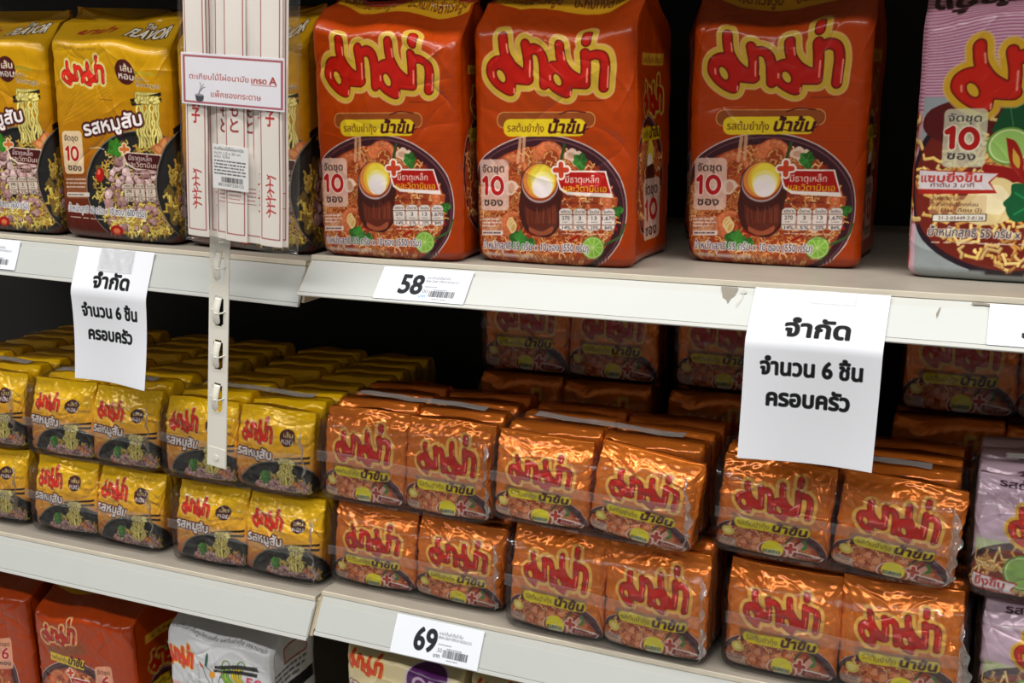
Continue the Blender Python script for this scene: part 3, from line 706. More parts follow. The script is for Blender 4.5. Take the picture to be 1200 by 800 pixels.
def yellow_packet_art(W=.1375, D=.044, H=.160, Hc=.124, ppm=1500):
    cv = Canvas(W+2*D, H, ppm); top = H-Hc
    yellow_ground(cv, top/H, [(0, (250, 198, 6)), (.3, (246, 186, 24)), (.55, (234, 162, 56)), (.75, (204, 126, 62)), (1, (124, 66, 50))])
    cv.met[:] = np.linspace(1, .2, cv.H)[:, None]
    cv.box((0, 0, 100, 84), (D, top, D+W, H))
    for k in range(9): cv.stroke(smooth([(0, 70-k*2), (24, 52+k*.5), (60, 46), (98, 56+k)]), .5, (236, 190, 90), .4)
    ins = pork_bowl(cv, 66, 79, 56, 33, 14, n=150, nl=8, nw=1.0, food=(68, 77, 37, 18))
    pork_bits(cv, 34, 66, 100, 86, 110, 2.9, 6, lambda x, y: ins(x, y) and y > 69)
    lifted(cv, 62, 78, 45, 72, 9, 1.9, 4)
    for (x, y, r) in ((86, 72, 3.4), (90, 75, 3), (82, 70, 3)): cv.fill(blob(x, y, r, 9, .3), (176, 96, 56)); cv.fill(blob(x, y, r*.6, 8, .3), (206, 140, 90))
    leaf(cv, 45, 66, 7, (70, 124, 50), 6); cv.fill(ell(34, 80, 3, 2.6), (176, 60, 40))
    cv.fill([(56, 44), (100, 38), (100, 40.5), (56, 46)], (30, 20, 14)); cv.fill([(57, 47), (100, 43.5), (100, 46.4), (58, 49)], (36, 26, 18)); lifted(cv, 62, 78, 44, 49, 7, 2.0, 5)
    cv.fill([(62, 79), (80, 77), (90, 80), (90, 84), (64, 84)], (60, 40, 48)); cv.lines(66, 79, 88, 84, 2, (216, 206, 200), .6)
    logo(cv, 6, 3, .069, ochre=(214, 160, 70), cream=(236, 206, 150), red=(186, 30, 18), edge=(110, 16, 12), kx=.95)
    cv.fill(ell(71, 20, 9.5, 9.5), (66, 28, 30)); cv.text('เส้น', (66, 19.5), (77, 19.6), 4.4, (232, 210, 130), bold=.35); cv.text('หอม', (64, 26.5), (78, 27), 5, (240, 234, 226), bold=.4)
    cv.text('เหนียวนุ่ม', (79, 20), (96, 20.5), 3, (130, 120, 20), bold=.15); cv.text('ถึงรสหมูสับ', (80, 27), (97, 27.6), 3, (90, 50, 30), bold=.15)
    cv.lines(4, 33, 26, 38, 2, (150, 96, 30), .4)
    cv.text('รสหมูสับ', (4, 46), (52, 46.5), 8.6, (240, 232, 228), bold=.7, halo=(90, 40, 36), hw=1.7)
    return cv

def pink_packet_art(W=.1375, D=.044, H=.160, Hc=.124, ppm=1500):
    cv = Canvas(W+2*D, H, ppm, (206, 178, 196)); top = H-Hc
    cv.box((0, 0, 100, 84), (D, top, D+W, H))
    cv.fill([(0, 40), (100, 40), (100, 84), (0, 84)], (190, 200, 150))
    cv.fill(ell(48, 78, 62, 40, 0, 80), (60, 30, 34)); cv.fill(ell(48, 79, 58, 36, 0, 80), (132, 56, 36))
    noodles(cv, (-5, 44, 105, 84, lambda x, y: ((x-48)/57)**2+((y-79)/35)**2 < 1), 90, 16, 1.8, [(222, 186, 120), (206, 160, 90)], 5, wav=1.2, amp=.2, dark=(140, 60, 30))
    lime_half(cv, 38, 62, 14); cv.fill(smooth([(44, 48), (56, 40), (66, 50), (60, 60), (44, 48)]), (44, 90, 56)); shallot(cv, 72, 58, 6, 12, -20); shallot(cv, 82, 64, 5, 10, -40)
    cv.fill(smooth([(52, 70), (72, 66), (88, 74), (70, 76), (52, 70)]), (150, 34, 26)); leaf(cv, 66, 78, 9, (48, 120, 80), 7)
    logo(cv, 22, 2, .098, ochre=(214, 160, 44), cream=(224, 186, 110), red=(176, 32, 16), edge=(100, 20, 12))
    cv.fill([(0, 67), (36, 71), (31, 77), (34, 83), (0, 80)], (190, 50, 50)); cv.fill([(0, 68), (35, 72), (30, 77), (33, 81), (0, 78)], (236, 226, 228)); cv.text('ยิ่งขึ้น', (3, 76), (26, 77), 5, (176, 30, 26), bold=.5); cv.text('3 นาที', (8, 80.6), (25, 81), 3, (80, 24, 24), bold=.2)
    cv.box((0, 0, 100, 24), (D, 0, D+W, top)); cv.text('มะนาว', (30, 9), (52, 9), 4.4, (60, 30, 44), bold=.3); cv.text('รสต้มยำกุ้ง', (16, 19), (74, 19), 7, (50, 24, 36), bold=.6)
    return cv

def white_bag_art(W=.2, D=.13, H=.42, Hc=.31, ppm=1500):
    cv = Canvas(W+2*D, H, ppm, (206, 208, 212)); top = H-Hc
    cv.quad([(193, 725), (370, 764), (370, 1000), (193, 957)], [(D, top), (D+W, top), (D+W, H), (D, H)])
    logo(cv, 194, 737, .078, rot=.2, ochre=(226, 150, 30), cream=(232, 214, 120), red=(196, 40, 20), edge=(150, 30, 16), glow=False)
    cv.text('MAMA', (196, 795), (214, 800), 5.5, (206, 120, 124), bold=.5); cv.text('รสต้มยำกุ้ง', (216, 800), (246, 807), 6, (206, 110, 116), bold=.4)
    cv.lines(238, 789, 260, 792, 1, (110, 116, 120), .5, slope=.2)
    cv.text('ขาวซ่า', (252, 770), (252.2, 792), 3, (120, 130, 126), bold=.1)
    cv.fill(smooth([(266, 771), (269, 760), (272, 756), (273, 762), (269, 774), (266, 771)]), (36, 90, 70)); cv.fill(smooth([(256, 766), (261, 770), (264, 775), (258, 773), (256, 766)]), (206, 76, 50))
    for P in ([(262, 775), (266, 786), (272, 794), (276, 806)], [(270, 774), (276, 782), (277, 795), (276, 806)], [(299, 776), (289, 790), (285, 804), (289, 812)], [(289, 787), (298, 792), (297, 800)]): cv.stroke(smooth(P), .9, (50, 46, 46))
    cv.fill(ell(277, 784, 5, 4, 30), (226, 150, 40)); cv.fill(ell(292, 782, 5, 2.6, -20), (226, 190, 160))
    for k, (x, c) in enumerate(((298, (120, 170, 60)), (303, (150, 190, 70)), (307, (120, 170, 60)), (315, (220, 200, 40)), (319, (226, 180, 30)), (323, (220, 200, 40)), (327, (200, 190, 60)))):
        P = smooth([(x, 776+k), (x-4, 786+k), (x+3, 796+k), (x-3, 808+k), (x+2, 822+k), (x, 850+k)]); cv.stroke(P, 4.2, (60, 70, 30)); cv.stroke(P, 3, c)
    for (x, y) in ((302, 773), (328, 776)):
        P = ell(x, y, 6, 5, 0, 20); cv.stroke(np.concatenate([P, P[:1]]), 1.6, (90, 130, 50))
    cv.fill([(282, 773), (352, 777), (354, 784), (350, 783), (282, 777)], (28, 26, 26)); cv.fill([(279, 778), (352, 786), (350, 791), (280, 781)], (28, 26, 26))
    cv.text('50', (331, 803), (356, 808), 11, (206, 70, 100), bold=.9)
    cv.lines(292, 772, 296, 776, 1, (40, 40, 40), 1.2)
    cv.box((0, 0, 100, 40), (D, 0, D+W, top)); cv.text('บะหมี่กึ่งสำเร็จรูปอบแห้ง รสต้มยำกุ้ง ตรามาม่า', (3, 38.5), (97, 38.5), 2.4, (60, 60, 62), bold=.1)
    for gx in (D+W, 0.0):
        cv.box((0, 0, 100, 200), (gx, top, gx+D, H)); cv.fill(rrect(34, 4, 80, 24, 3), (150, 60, 50)); cv.fill(rrect(36, 6, 78, 22, 3), (190, 180, 176))
        cv.fill([(8, 52), (96, 46), (96, 60), (8, 66)], (40, 40, 42)); cv.lines(12, 26, 80, 46, 3, (90, 90, 94), 1.8); cv.lines(10, 70, 90, 100, 5, (110, 110, 114), 1.5)
    return cv

def cream_bag_art(W=.19, D=.13, H=.42, Hc=.345, ppm=1500):
    cv = Canvas(W+2*D, H, ppm, (222, 206, 160)); top = H-Hc
    cv.quad([(395, 738), (534, 764), (532, 1030), (393, 1000)], [(D, top), (D+W, top), (D+W, H), (D, H)])
    cv.fill(ell(452, 850, 48, 62, 0, 60), (74, 44, 34)); cv.fill(ell(452, 852, 43, 56, 0, 60), (54, 30, 26))
    noodles(cv, (410, 800, 500, 890, lambda x, y: ((x-452)/40)**2+((y-855)/50)**2 < 1), 80, 14, 1.8, PORK_COLS, 3, dark=(92, 70, 20)); leaf(cv, 424, 806, 8, (90, 140, 60), 3)
    logo(cv, 399, 728, .074, rot=.2, ochre=(232, 190, 110), cream=(236, 220, 170), red=(196, 56, 20), edge=(160, 40, 18))
    cv.text('รสหมูสับ', (398, 782), (436, 791), 10.5, (240, 234, 226), bold=.7, halo=(110, 56, 50), hw=1.6)
    cv.lines(442, 777, 464, 779, 1, (150, 110, 60), .4, slope=.35)
    cv.fill(ell(497, 767, 25, 29), (206, 190, 206)); cv.fill(ell(497, 766, 22.5, 27), (84, 30, 96))
    cv.text('ORI', (480, 774), (512, 779), 14, (206, 180, 206), bold=.9); cv.text('BIG PACK', (480, 783), (512, 789), 6, (232, 222, 232), bold=.4)
    return cv

# paper goods
def sign_art(cv):
    cv.box((0, 0, 148, 210), (0, 0, cv.wm, cv.hm)); cv.img[:] = (232, 235, 243)
    K = (16, 17, 20)
    cv.text('จำกัด', (42, 61), (111, 60.5), 18.5, K, bold=1.55)
    cv.text('จำนวน 6 ชิ้น', (19, 107.5), (128.5, 106.5), 16.5, K, bold=1.25)
    cv.text('ครอบครัว', (28, 144), (117, 143), 16.5, K, bold=1.35)

def price_art(cv, n, dec, seed):
    rng = np.random.default_rng(seed); cv.box((0, 0, 133, 50), (0, 0, cv.wm, cv.hm)); cv.img[:] = (232, 236, 245)
    cv.text(n, (34, 39), (66, 39), 25, (34, 38, 44), bold=1.5, slant=.0)
    cv.text('มาม่าต้มยำกุ้งน้ำข้น', (69, 15.5), (104, 15.5), 3.6, (74, 80, 90), bold=.15); cv.text('MAMA CREAM TOMYUM NOODLE 55 G', (69, 20.5), (118, 20.5), 3.2, (74, 80, 90), bold=.15)
    cv.lines(70, 25.5, 92, 29, 1, (110, 116, 126), .7, rng); cv.lines(84, 30, 108, 33, 1, (110, 116, 126), .7, rng)
    if dec: cv.text(dec, (69, 37), (77, 37), 4.6, (90, 96, 110), bold=.1)
    cv.text('บาท', (66, 44), (75, 44), 4.2, (90, 140, 190) if n == '58' else (80, 86, 96), bold=.4)
    cv.barcode(79, 33, 116, 42.5, rng); cv.lines(86, 44, 106, 47, 1, (110, 116, 126), .6, rng)

def card_art(cv):
    cv.box((0, 0, 117, 62), (0, 0, cv.wm, cv.hm)); cv.img[:] = (238, 235, 243)
    R = (176, 96, 104)
    for a, b, c in ((2.2, 4.6, R), (4.6, 5.4, (240, 230, 236))):
        pass
    cv.fill([(2, 2.5), (115.5, 2.5), (115.5, 60), (2, 60)], R); cv.fill([(4.6, 5), (113, 5), (113, 57.6), (4.6, 57.6)], (240, 238, 246))
    ink = (176, 70, 60)
    cv.text('ตะเกียบไม้ไผ่อนามัย', (9.5, 31), (78, 30.5), 5.6, ink, bold=.25); cv.text('เกรด', (81, 31), (97.5, 31), 5.6, ink, bold=.45); cv.text('A', (100.5, 31.5), (108.5, 31.5), 8, ink, bold=.55)
    cv.fill([(80.5, 32.6), (108.5, 32.6), (108.5, 33.4), (80.5, 33.4)], ink)
    cv.text('แพ็คซองกระดาษ', (35, 51), (91.5, 51), 6, ink, bold=.25)
    cv.fill(smooth([(16, 50), (20, 48.6), (26, 50), (25, 57), (18, 57.4), (16, 50)]), (70, 70, 80)); cv.fill(ell(21, 50, 5, 1.3), (150, 150, 160))
    for P in ([(20, 49), (23, 40), (22, 35)], [(20, 49), (25, 42), (28, 40)], [(21, 48), (23, 44), (26, 37)]): cv.stroke(smooth(P), .8, (110, 110, 124))

def sticker_art(cv):
    rng = np.random.default_rng(3); cv.box((0, 0, 46, 46), (0, 0, cv.wm, cv.hm)); cv.img[:] = (238, 236, 236)
    cv.text('ตะเกียบไม้ไผ่อนามัย', (2, 5.4), (40, 5.4), 2.6, (60, 60, 64), bold=.2)
    for i, t in enumerate(('ขนาด 1.0 x 20 cm', 'ชนิด ไม้ไผ่')): cv.text(t, (2, 9.6+i*3.9), (36-14*i, 9.6+i*3.9), 2.4, (80, 80, 86), bold=.1)
    cv.lines(2, 15, 43, 31.5, 5, (80, 80, 86), .75, rng); cv.barcode(11, 33, 39, 38.5, rng, n=34); cv.text('8853587220152', (7, 42.6), (40, 42.6), 2.8, (70, 70, 74))

def sleeve_art(cv, kind):
    """a paper chopstick sleeve: red ruled border, brush characters; drawn in a 30 x 300 box, top to bottom"""
    cv.box((0, 0, 30, 300), (0, 0, cv.wm, cv.hm)); cv.img[:] = (240, 232, 224); R = (160, 60, 56); I = (186, 34, 34)
    for a, b in (((3, 8), (3, 292)), ((27, 8), (27, 292)), ((3, 8), (27, 8)), ((3, 292), (27, 292))): cv.stroke([a, b], 1.1, R)
    if kind == 0:
        cv.text('筷', (9.5, 150), (21, 150), 12, I, bold=.7); cv.text('子', (10, 168), (21, 168), 12, I, bold=.7)
        rng = np.random.default_rng(4)
        for k in range(6):
            y = 226+k*7.5; cv.stroke(smooth([(10+rng.uniform(-2, 2), y), (15, y-3+rng.uniform(-2, 2)), (20+rng.uniform(-2, 2), y-1)]), 1.6, I); cv.stroke(smooth([(13+rng.uniform(-2, 2), y-4), (15, y), (12+rng.uniform(0, 5), y+4)]), 1.4, I)
    else:
        for k, ch in enumerate('おてもと'): cv.text(ch, (9, 128+k*17), (20, 128+k*17), 11, (150, 36, 36), bold=.5)
        cv.stroke([(3, 240), (27, 240)], .8, R); cv.stroke([(3, 257), (27, 257)], .8, R); cv.lines(6, 242, 24, 255, 3, R, .6)

# ------------------------------------------------------------------ meshes
def mesh_from(name, V, quads=None, tris=None, ngons=None, smooth_=True, colors=None):
    me = bpy.data.meshes.new(name)
    loops = []; tot = []
    parts = []
    if quads is not None and len(quads): parts.append((np.asarray(quads, np.int32), 4))
    if tris is not None and len(tris): parts.append((np.asarray(tris, np.int32), 3))
    lv = [p.ravel() for p, n in parts]; lt = [np.full(len(p), n, np.int32) for p, n in parts]
    for g in (ngons or []): lv.append(np.asarray(g, np.int32)); lt.append(np.array([len(g)], np.int32))
    lv = np.concatenate(lv); lt = np.concatenate(lt)
    me.vertices.add(len(V)); me.vertices.foreach_set('co', np.ascontiguousarray(V, np.float32).ravel())
    me.loops.add(len(lv)); me.loops.foreach_set('vertex_index', lv)
    me.polygons.add(len(lt)); me.polygons.foreach_set('loop_start', (np.cumsum(lt)-lt).astype(np.int32)); me.polygons.foreach_set('loop_total', lt)
    me.polygons.foreach_set('use_smooth', np.full(len(lt), smooth_))
    me.update(calc_edges=True)
    if colors is not None:
        a = me.color_attributes.new('print', 'BYTE_COLOR', 'POINT')
        a.data.foreach_set('color_srgb', np.ascontiguousarray(np.clip(colors, 0, 1), np.float32).ravel())
    return me

def obj(name, me, material, parent=None, loc=None, rot=None):
    o = bpy.data.objects.new(name, me); COL.objects.link(o)
    if material is not None and not me.materials: me.materials.append(material)
    if parent is not None: o.parent = parent
    if loc is not None: o.location = loc
    if rot is not None: o.rotation_euler = rot
    return o

def tag(o, label, cat, group=None):
    o['label'] = label; o['category'] = cat
    if group: o['group'] = group
    return o

def thing(name, label, cat, loc=(0, 0, 0), rot=(0, 0, 0), group=None):
    o = bpy.data.objects.new(name, None); COL.objects.link(o); o.empty_display_size = .02
    o.location = loc; o.rotation_euler = rot
    return tag(o, label, cat, group)

def sample(cv, S, T):
    """colour and metal mask of canvas at S metres from the left, T metres above the bottom"""
    x = np.clip(S*cv.ppm-.5, 0, cv.W-1.001); y = np.clip((cv.hm-T)*cv.ppm-.5, 0, cv.H-1.001)
    i, j = x.astype(int), y.astype(int); fx, fy = (x-i)[..., None], (y-j)[..., None]
    I = np.concatenate([cv.img/255.0, cv.met[:, :, None]], 2)
    return (I[j, i]*(1-fx)+I[j, i+1]*fx)*(1-fy)+(I[j+1, i]*(1-fx)+I[j+1, i+1]*fx)*fy

def creases(U, Vv, seed, n, W, H, amp, wid=.004, top_bias=.5):
    """folds in a film: sharp little ridges and valleys along short random lines"""
    rng = np.random.default_rng(seed); out = np.zeros_like(U)
    for i in range(n):
        cx = rng.uniform(-.05*W, 1.05*W); cy = H*(1-abs(rng.normal(0, .22))) if rng.random() < top_bias else rng.uniform(0, H)
        a = rng.uniform(0, math.pi); L = rng.uniform(.15, .5)*W; w = wid*rng.uniform(.6, 1.8)
        c, s = math.cos(a), math.sin(a); du, dv = U-cx, Vv-cy
        t = du*c+dv*s; d = -du*s+dv*c
        d = d+.15*t*np.sin(t/L*3+i)
        out += rng.choice([-1, 1])*amp*rng.uniform(.4, 1)*np.exp(-np.abs(d)/w*1.2)*np.exp(-(t/(L*.5))**2)
    return out

def waves(U, Vv, seed, scale, n=6):
    rng = np.random.default_rng(seed); out = np.zeros_like(U)
    for i in range(n):
        a = rng.uniform(0, 6.3); k = 6.28/scale*rng.uniform(.6, 1.6)
        out += np.sin(k*(U*math.cos(a)+Vv*math.sin(a))+rng.uniform(0, 6.3))
    return out/n

def pouch(name, W, D, Hc, Hr, fin, cv=None, seed=0, nf=120, nz=120, ns=14, nr=22, rc=.016, bulge=.007, gus=.006, rb=.014, ridge=.5, ear=.012, amp=.0012, ncre=30, wav=.0015, wid=.004, flop=.0, backcol=None, roofk=.985, batter=.0, soften=.006, crease_var=.006):
    """a filled film pouch standing on its base: rounded box body, roof folded to a ridge with a crimped fin; front at y=0, base at z=0"""
    rng = np.random.default_rng(seed)
    xs, ys, ss = [], [], []; ncn = max(7, int(rc*1.57/((W-2*rc)/nf))+2)
    def push(x, y, s): xs.append(x); ys.append(y); ss.append(s)
    for y in np.linspace(D-rc, rc, ns): push(-gus*math.sin(math.pi*(1-abs(2*y/D-1)))*.0+gus*(1-abs(2*y/D-1)), y, D-y)
    for a in np.radians(np.linspace(0, 90, ncn)[1:-1]): push(rc-rc*math.cos(a), rc-rc*math.sin(a), D-rc+ (rc*math.degrees(a)/90*2))
    for x in np.linspace(rc, W-rc, nf): push(x, -bulge*math.sin(math.pi*(x-rc)/(W-2*rc))**.8, D+x)
    for a in np.radians(np.linspace(0, 90, ncn)[1:-1]): push(W-rc+rc*math.sin(a), rc-rc*math.cos(a), D+W-rc+(rc*math.degrees(a)/90*2))
    for y in np.linspace(rc, D-rc, ns): push(W-gus*(1-abs(2*y/D-1)), y, D+W+y)
    nfr = len(xs)
    for a in np.radians(np.linspace(0, 90, 5)[1:-1]): push(W-rc+rc*math.cos(a), D-rc+rc*math.sin(a), D+W+D)
    for x in np.linspace(W-rc, rc, 14): push(x, D+bulge*math.sin(math.pi*(x-rc)/(W-2*rc)), D+W+D)
    for a in np.radians(np.linspace(0, 90, 5)[1:-1]): push(rc-rc*math.sin(a), D-rc+rc*math.cos(a), 0)
    xs, ys, ss = map(np.array, (xs, ys, ss)); nu = len(xs)
    # rows: z, inset of the bottom edge, roof factor
    zb = np.linspace(0, 1, 7)[:-1]
    rows = [(rb*(1-math.cos(t*math.pi/2)), rb*(1-math.sin(t*math.pi/2)), 0.0) for t in zb]
    for z in np.linspace(rb, Hc, nz): rows.append((z, 0.0, 0.0))
    for t in np.linspace(0, 1, nr+1)[1:]: rows.append((Hc+(Hr-Hc)*t, 0.0, t))
    nfin = 5 if fin > 0 else 0
    for t in range(1, nfin+1): rows.append((Hr+fin*t/nfin, 0.0, 1.0))
    rows = np.array(rows); nv = len(rows)
    Z, IN, K = rows[:, 0][:, None], rows[:, 1][:, None], rows[:, 2][:, None]
    X = W/2+(xs[None]-W/2)*(1-IN/(W/2)); Y = D/2+(ys[None]-D/2)*(1-IN/(D/2))
    yr = D*ridge
    ks = K**.85
    Y = yr+(Y-yr)*(1-ks*roofk)
    X = W/2+(X-W/2)*(1-.02*ks)
    Zb = np.repeat(Z, nu, 1)
    e = np.abs(X/W-.5)*2
    side = np.clip((ys[None]-0)/D, 0, 1)
    # the crease wanders; ears stand up at the corners of the folded roof
    frac = np.clip(Zb/Hc, 0, 1.6)
    wob = crease_var*(np.sin(X/W*math.pi*1.3+seed)+.6*np.sin(X/W*math.pi*3.1+seed*2.1))
    Zb = Zb+wob*np.exp(-((frac-1)/.18)**2)+ear*np.clip(e-.55, 0, 1)/.45*np.clip(K*1.4, 0, 1)
    # barrel: the body is fullest at mid height
    if batter: Y = Y+batter*np.clip(frac, 0, 1.1)**2.2*np.clip(1-ys[None]/(D*.8), 0, 1)*(1-.8*K)
    if soften:
        step = (Hc-rb)/nz; r = max(1, int(round(soften/step))); kern = np.exp(-.5*(np.arange(-2*r, 2*r+1)/r)**2); kern /= kern.sum()
        def blur(A):
            B = np.concatenate([np.repeat(A[:1], 2*r, 0), A, np.repeat(A[-1:], 2*r, 0)])
            return sum(kern[i]*B[i:i+len(A)] for i in range(len(kern)))
        wgt = np.exp(-((frac-1)/.16)**4); Y = Y*(1-wgt)+blur(Y)*wgt; Zb = Zb*(1-wgt)+blur(Zb)*wgt
    if fin > 0 and flop:
        t = np.clip((Zb-Hr)/fin, 0, 1); Y = Y+flop*fin*t; Zb = Zb-abs(flop)*fin*t*.5
    # film folds, pushed along the surface normal
    P = np.stack([X, Y, Zb], 2)
    dU = np.roll(P, -1, 1)-np.roll(P, 1, 1); dV = np.gradient(P, axis=0)
    N = np.cross(dU, dV); N /= np.linalg.norm(N, axis=2, keepdims=True)+1e-12
    arc = np.concatenate([[0], np.cumsum(np.hypot(np.diff(rows[:, 0]), np.where(rows[1:, 2] > rows[:-1, 2], (rows[1:, 2]-rows[:-1, 2])*D*ridge, 0)))])
    T = np.repeat(arc[:, None], nu, 1); S = np.repeat(ss[None], nv, 0)
    h = creases(S-D, T, seed*7+1, ncre, W, Hc, amp, wid) + wav*waves(S, T, seed*3+2, W*.5) + amp*.35*waves(S, T, seed+5, W*.11, 9)
    taper = np.clip(Zb/(rb*1.5), 0, 1)
    if fin > 0: h = h+np.where(K >= 1, .003*np.sin(S/W*9+seed), 0)
    P = P+N*(h*taper)[:, :, None]
    P[:, :, 2] = np.maximum(P[:, :, 2], 0.0)
    V = P.reshape(-1, 3)
    i = np.arange(nu); q = []
    base = np.arange(nv-1)[:, None]*nu
    quads = np.stack([base+i, base+(i+1) % nu, base+nu+(i+1) % nu, base+nu+i], 2).reshape(-1, 4)
    cols = None
    if cv is not None:
        C = sample(cv, S, T)
        if backcol is not None:
            C[:, nfr:, :3] = np.array(backcol)/255.0
        cols = C.reshape(-1, 4)
    return mesh_from(name, V, quads, ngons=[list(range(nu))[::-1], list(range((nv-1)*nu, nv*nu))], colors=cols)

def sheet(name, P, cv=None, thick=.0004, closed=False):
    """a printed sheet with two faces and a rim; P[nv][nu] from top to bottom, left to right, front towards its own normal"""
    nv, nu = P.shape[:2]
    dU = np.gradient(P, axis=1); dV = np.gradient(P, axis=0); N = np.cross(dV, dU); N /= np.linalg.norm(N, axis=2, keepdims=True)+1e-12
    V = np.concatenate([P.reshape(-1, 3), (P-N*thick).reshape(-1, 3)]); n = nv*nu
    b = np.arange(nv-1)[:, None]*nu; i = np.arange(nu-1)[None]
    q = np.stack([b+i, b+nu+i, b+nu+i+1, b+i+1], 2).reshape(-1, 4)
    back = q[:, ::-1]+n
    ring = np.concatenate([np.arange(nu), np.arange(1, nv)*nu+nu-1, (nv-1)*nu+np.arange(nu-2, -1, -1), np.arange(nv-2, 0, -1)*nu])
    r2 = np.roll(ring, -1); rim = np.stack([ring, r2, r2+n, ring+n], 1)
    cols = None
    if cv is not None:
        u = np.linspace(0, 1, nu)[None].repeat(nv, 0); v = np.linspace(0, 1, nv)[:, None].repeat(nu, 1)
        C = sample(cv, u*cv.wm, (1-v)*cv.hm).reshape(-1, 4)
        Bk = C.copy(); Bk[:, :3] = C[0, :3]
        cols = np.concatenate([C, Bk])
    me = mesh_from(name, V, np.concatenate([q, back, rim]), colors=cols)
    return me

def flat(o0, ex, ey, w, h, nu, nv, fn=None):
    """grid of points: origin top-left, ex to the right, ey down"""
    u = np.linspace(0, 1, nu)[None, :, None]; v = np.linspace(0, 1, nv)[:, None, None]
    P = np.asarray(o0, float)+u*w*np.asarray(ex, float)+v*h*np.asarray(ey, float)
    if fn is not None: P = P+fn(np.broadcast_to(u[..., 0], (nv, nu)), np.broadcast_to(v[..., 0], (nv, nu)))
    return P

def extrude_profile(name, prof, x0, x1, smooth_=False):
    """a profile in the y-z plane swept from x0 to x1, closed at both ends"""
    pr = np.asarray(prof, float); n = len(pr)
    V = np.concatenate([np.c_[np.full(n, x0), pr], np.c_[np.full(n, x1), pr]])
    i = np.arange(n); j = (i+1) % n
    return mesh_from(name, V, np.stack([i, j, j+n, i+n], 1), ngons=[list(range(n))[::-1], list(range(n, 2*n))], smooth_=smooth_)

def rounded(poly, r=.001, k=3):
    p = np.asarray(poly, float); out = []
    for i in range(len(p)):
        a, b, c = p[i-1], p[i], p[(i+1) % len(p)]
        d1, d2 = a-b, c-b; l1, l2 = np.linalg.norm(d1), np.linalg.norm(d2); rr = min(r, l1*.45, l2*.45)
        s, e = b+d1/l1*rr, b+d2/l2*rr
        for t in np.linspace(0, 1, k): out.append((1-t)**2*s+2*t*(1-t)*b+t*t*e)
    return np.array(out)

def prism(name, poly, P0, ex, ey, n, thick, smooth_=False):
    """a flat outline (2-D) given thickness along n"""
    p = np.asarray(poly, float); P0, ex, ey, n = (np.asarray(v, float) for v in (P0, ex, ey, n))
    A = P0+p[:, :1]*ex+p[:, 1:]*ey; m = len(p)
    V = np.concatenate([A+n*thick, A]); i = np.arange(m); j = (i+1) % m
    return mesh_from(name, V, np.stack([i+m, j+m, j, i], 1), ngons=[list(range(m)), list(range(m, 2*m))[::-1]], smooth_=smooth_)

# ------------------------------------------------------------------ the setting
def slab(name, x0, x1, y0, y1, z0, z1, m):
    V = np.array([(x, y, z) for z in (z0, z1) for y in (y0, y1) for x in (x0, x1)])
    q = [(0, 2, 3, 1), (4, 5, 7, 6), (0, 1, 5, 4), (2, 6, 7, 3), (0, 4, 6, 2), (1, 3, 7, 5)]
    o = obj(name, mesh_from(name, V, q, smooth_=False), m); o['kind'] = 'structure'
    return o
SHELF_D = 0.56
slab('wall_back', -1.6, 2.0, SHELF_D+.004, SHELF_D+.03, -1.3, 1.0, MT['back'])
slab('floor', -3.5, 3.5, -4.0, SHELF_D+.03, -1.34, -1.3, MT['floor'])
slab('ceiling', -3.5, 3.5, -4.0, SHELF_D+.03, 2.0, 2.04, MT['ceil'])

# ------------------------------------------------------------------ shelves
RAILS = dict(U=(0.0405, 0.0428), UL=(0.022, 0.0545), L=(0.0291, 0.0501))
BT = 0.006
def face_frame(lo, hr):
    L = math.hypot(lo, hr)
    return np.array((0, -lo, -hr))/L, np.array((0, -hr, lo))/L, L     # down the face, outward normal, length

def shelf(label, x0, x1, loc, tilt, lo, hr, brk=None, full=True):
    t = thing('shelf', label, 'shelf', loc, (0, tilt, 0))
    obj('shelf_board', extrude_profile('shelf_board', rounded([(.0006, 0), (SHELF_D, 0), (SHELF_D, BT), (.0006, BT)], .001), x0, x1), MT['board'], t)
    obj('board_edge', extrude_profile('board_edge', rounded([(-.0012, -.0005), (.0005, -.0005), (.0005, BT+.0002), (-.0012, BT+.0002)], .0005), x0, x1), MT['edge'], t)
    obj('shelf_underside', extrude_profile('shelf_underside', [(.004, -.001), (SHELF_D, -.001), (SHELF_D, -.022), (.02, -.022)], x0, x1), MT['bracket'], t)
    ev, n, L = face_frame(lo, hr)
    a = np.array([ev[1], ev[2]]); nn = np.array([n[1], n[2]])
    prof = [(-.0004, -.0008), tuple(a*L), tuple(a*L-nn*.003+np.array([0, .0006])), (.003, -.0042)]
    r = obj('price_rail', extrude_profile('price_rail', rounded(prof, .0008), x0, x1), MT['rail'], t)
    lip = [tuple(a*(L-.0048)+nn*.0001), tuple(a*(L-.0048)+nn*.0016), tuple(a*(L+.0006)+nn*.0018), tuple(a*(L+.0006)-nn*.001)]
    obj('rail_lip', extrude_profile('rail_lip', rounded(lip, .0007), x0, x1), MT['rail'], r)
    cov = [tuple(a*.012+nn*.0002), tuple(a*.0122+nn*.0012), tuple(a*(L-.0055)+nn*.0010), tuple(a*(L-.0055)+nn*.0001)]
    obj('rail_cover', extrude_profile('rail_cover', cov, x0+.001, x1-.001), MT['cover'], r)
    if brk is not None:
        pr = [(.004, .002), (.03, .002), (.03, -.05), tuple(a*L*.96+np.array([.006, .002])), tuple(a*L*.2+np.array([.006, 0]))]
        obj('end_bracket', extrude_profile('end_bracket', rounded(pr, .002), brk[0], brk[1]), MT['bracket'], t)
    return t
GAP = .0035
sh_ur = shelf('upper white-railed shelf on the right, holding the red ten-pack bags', 0.0, 1.35, (0, 0, 0), 0, *RAILS['U'], brk=(-.0040, -.0004))
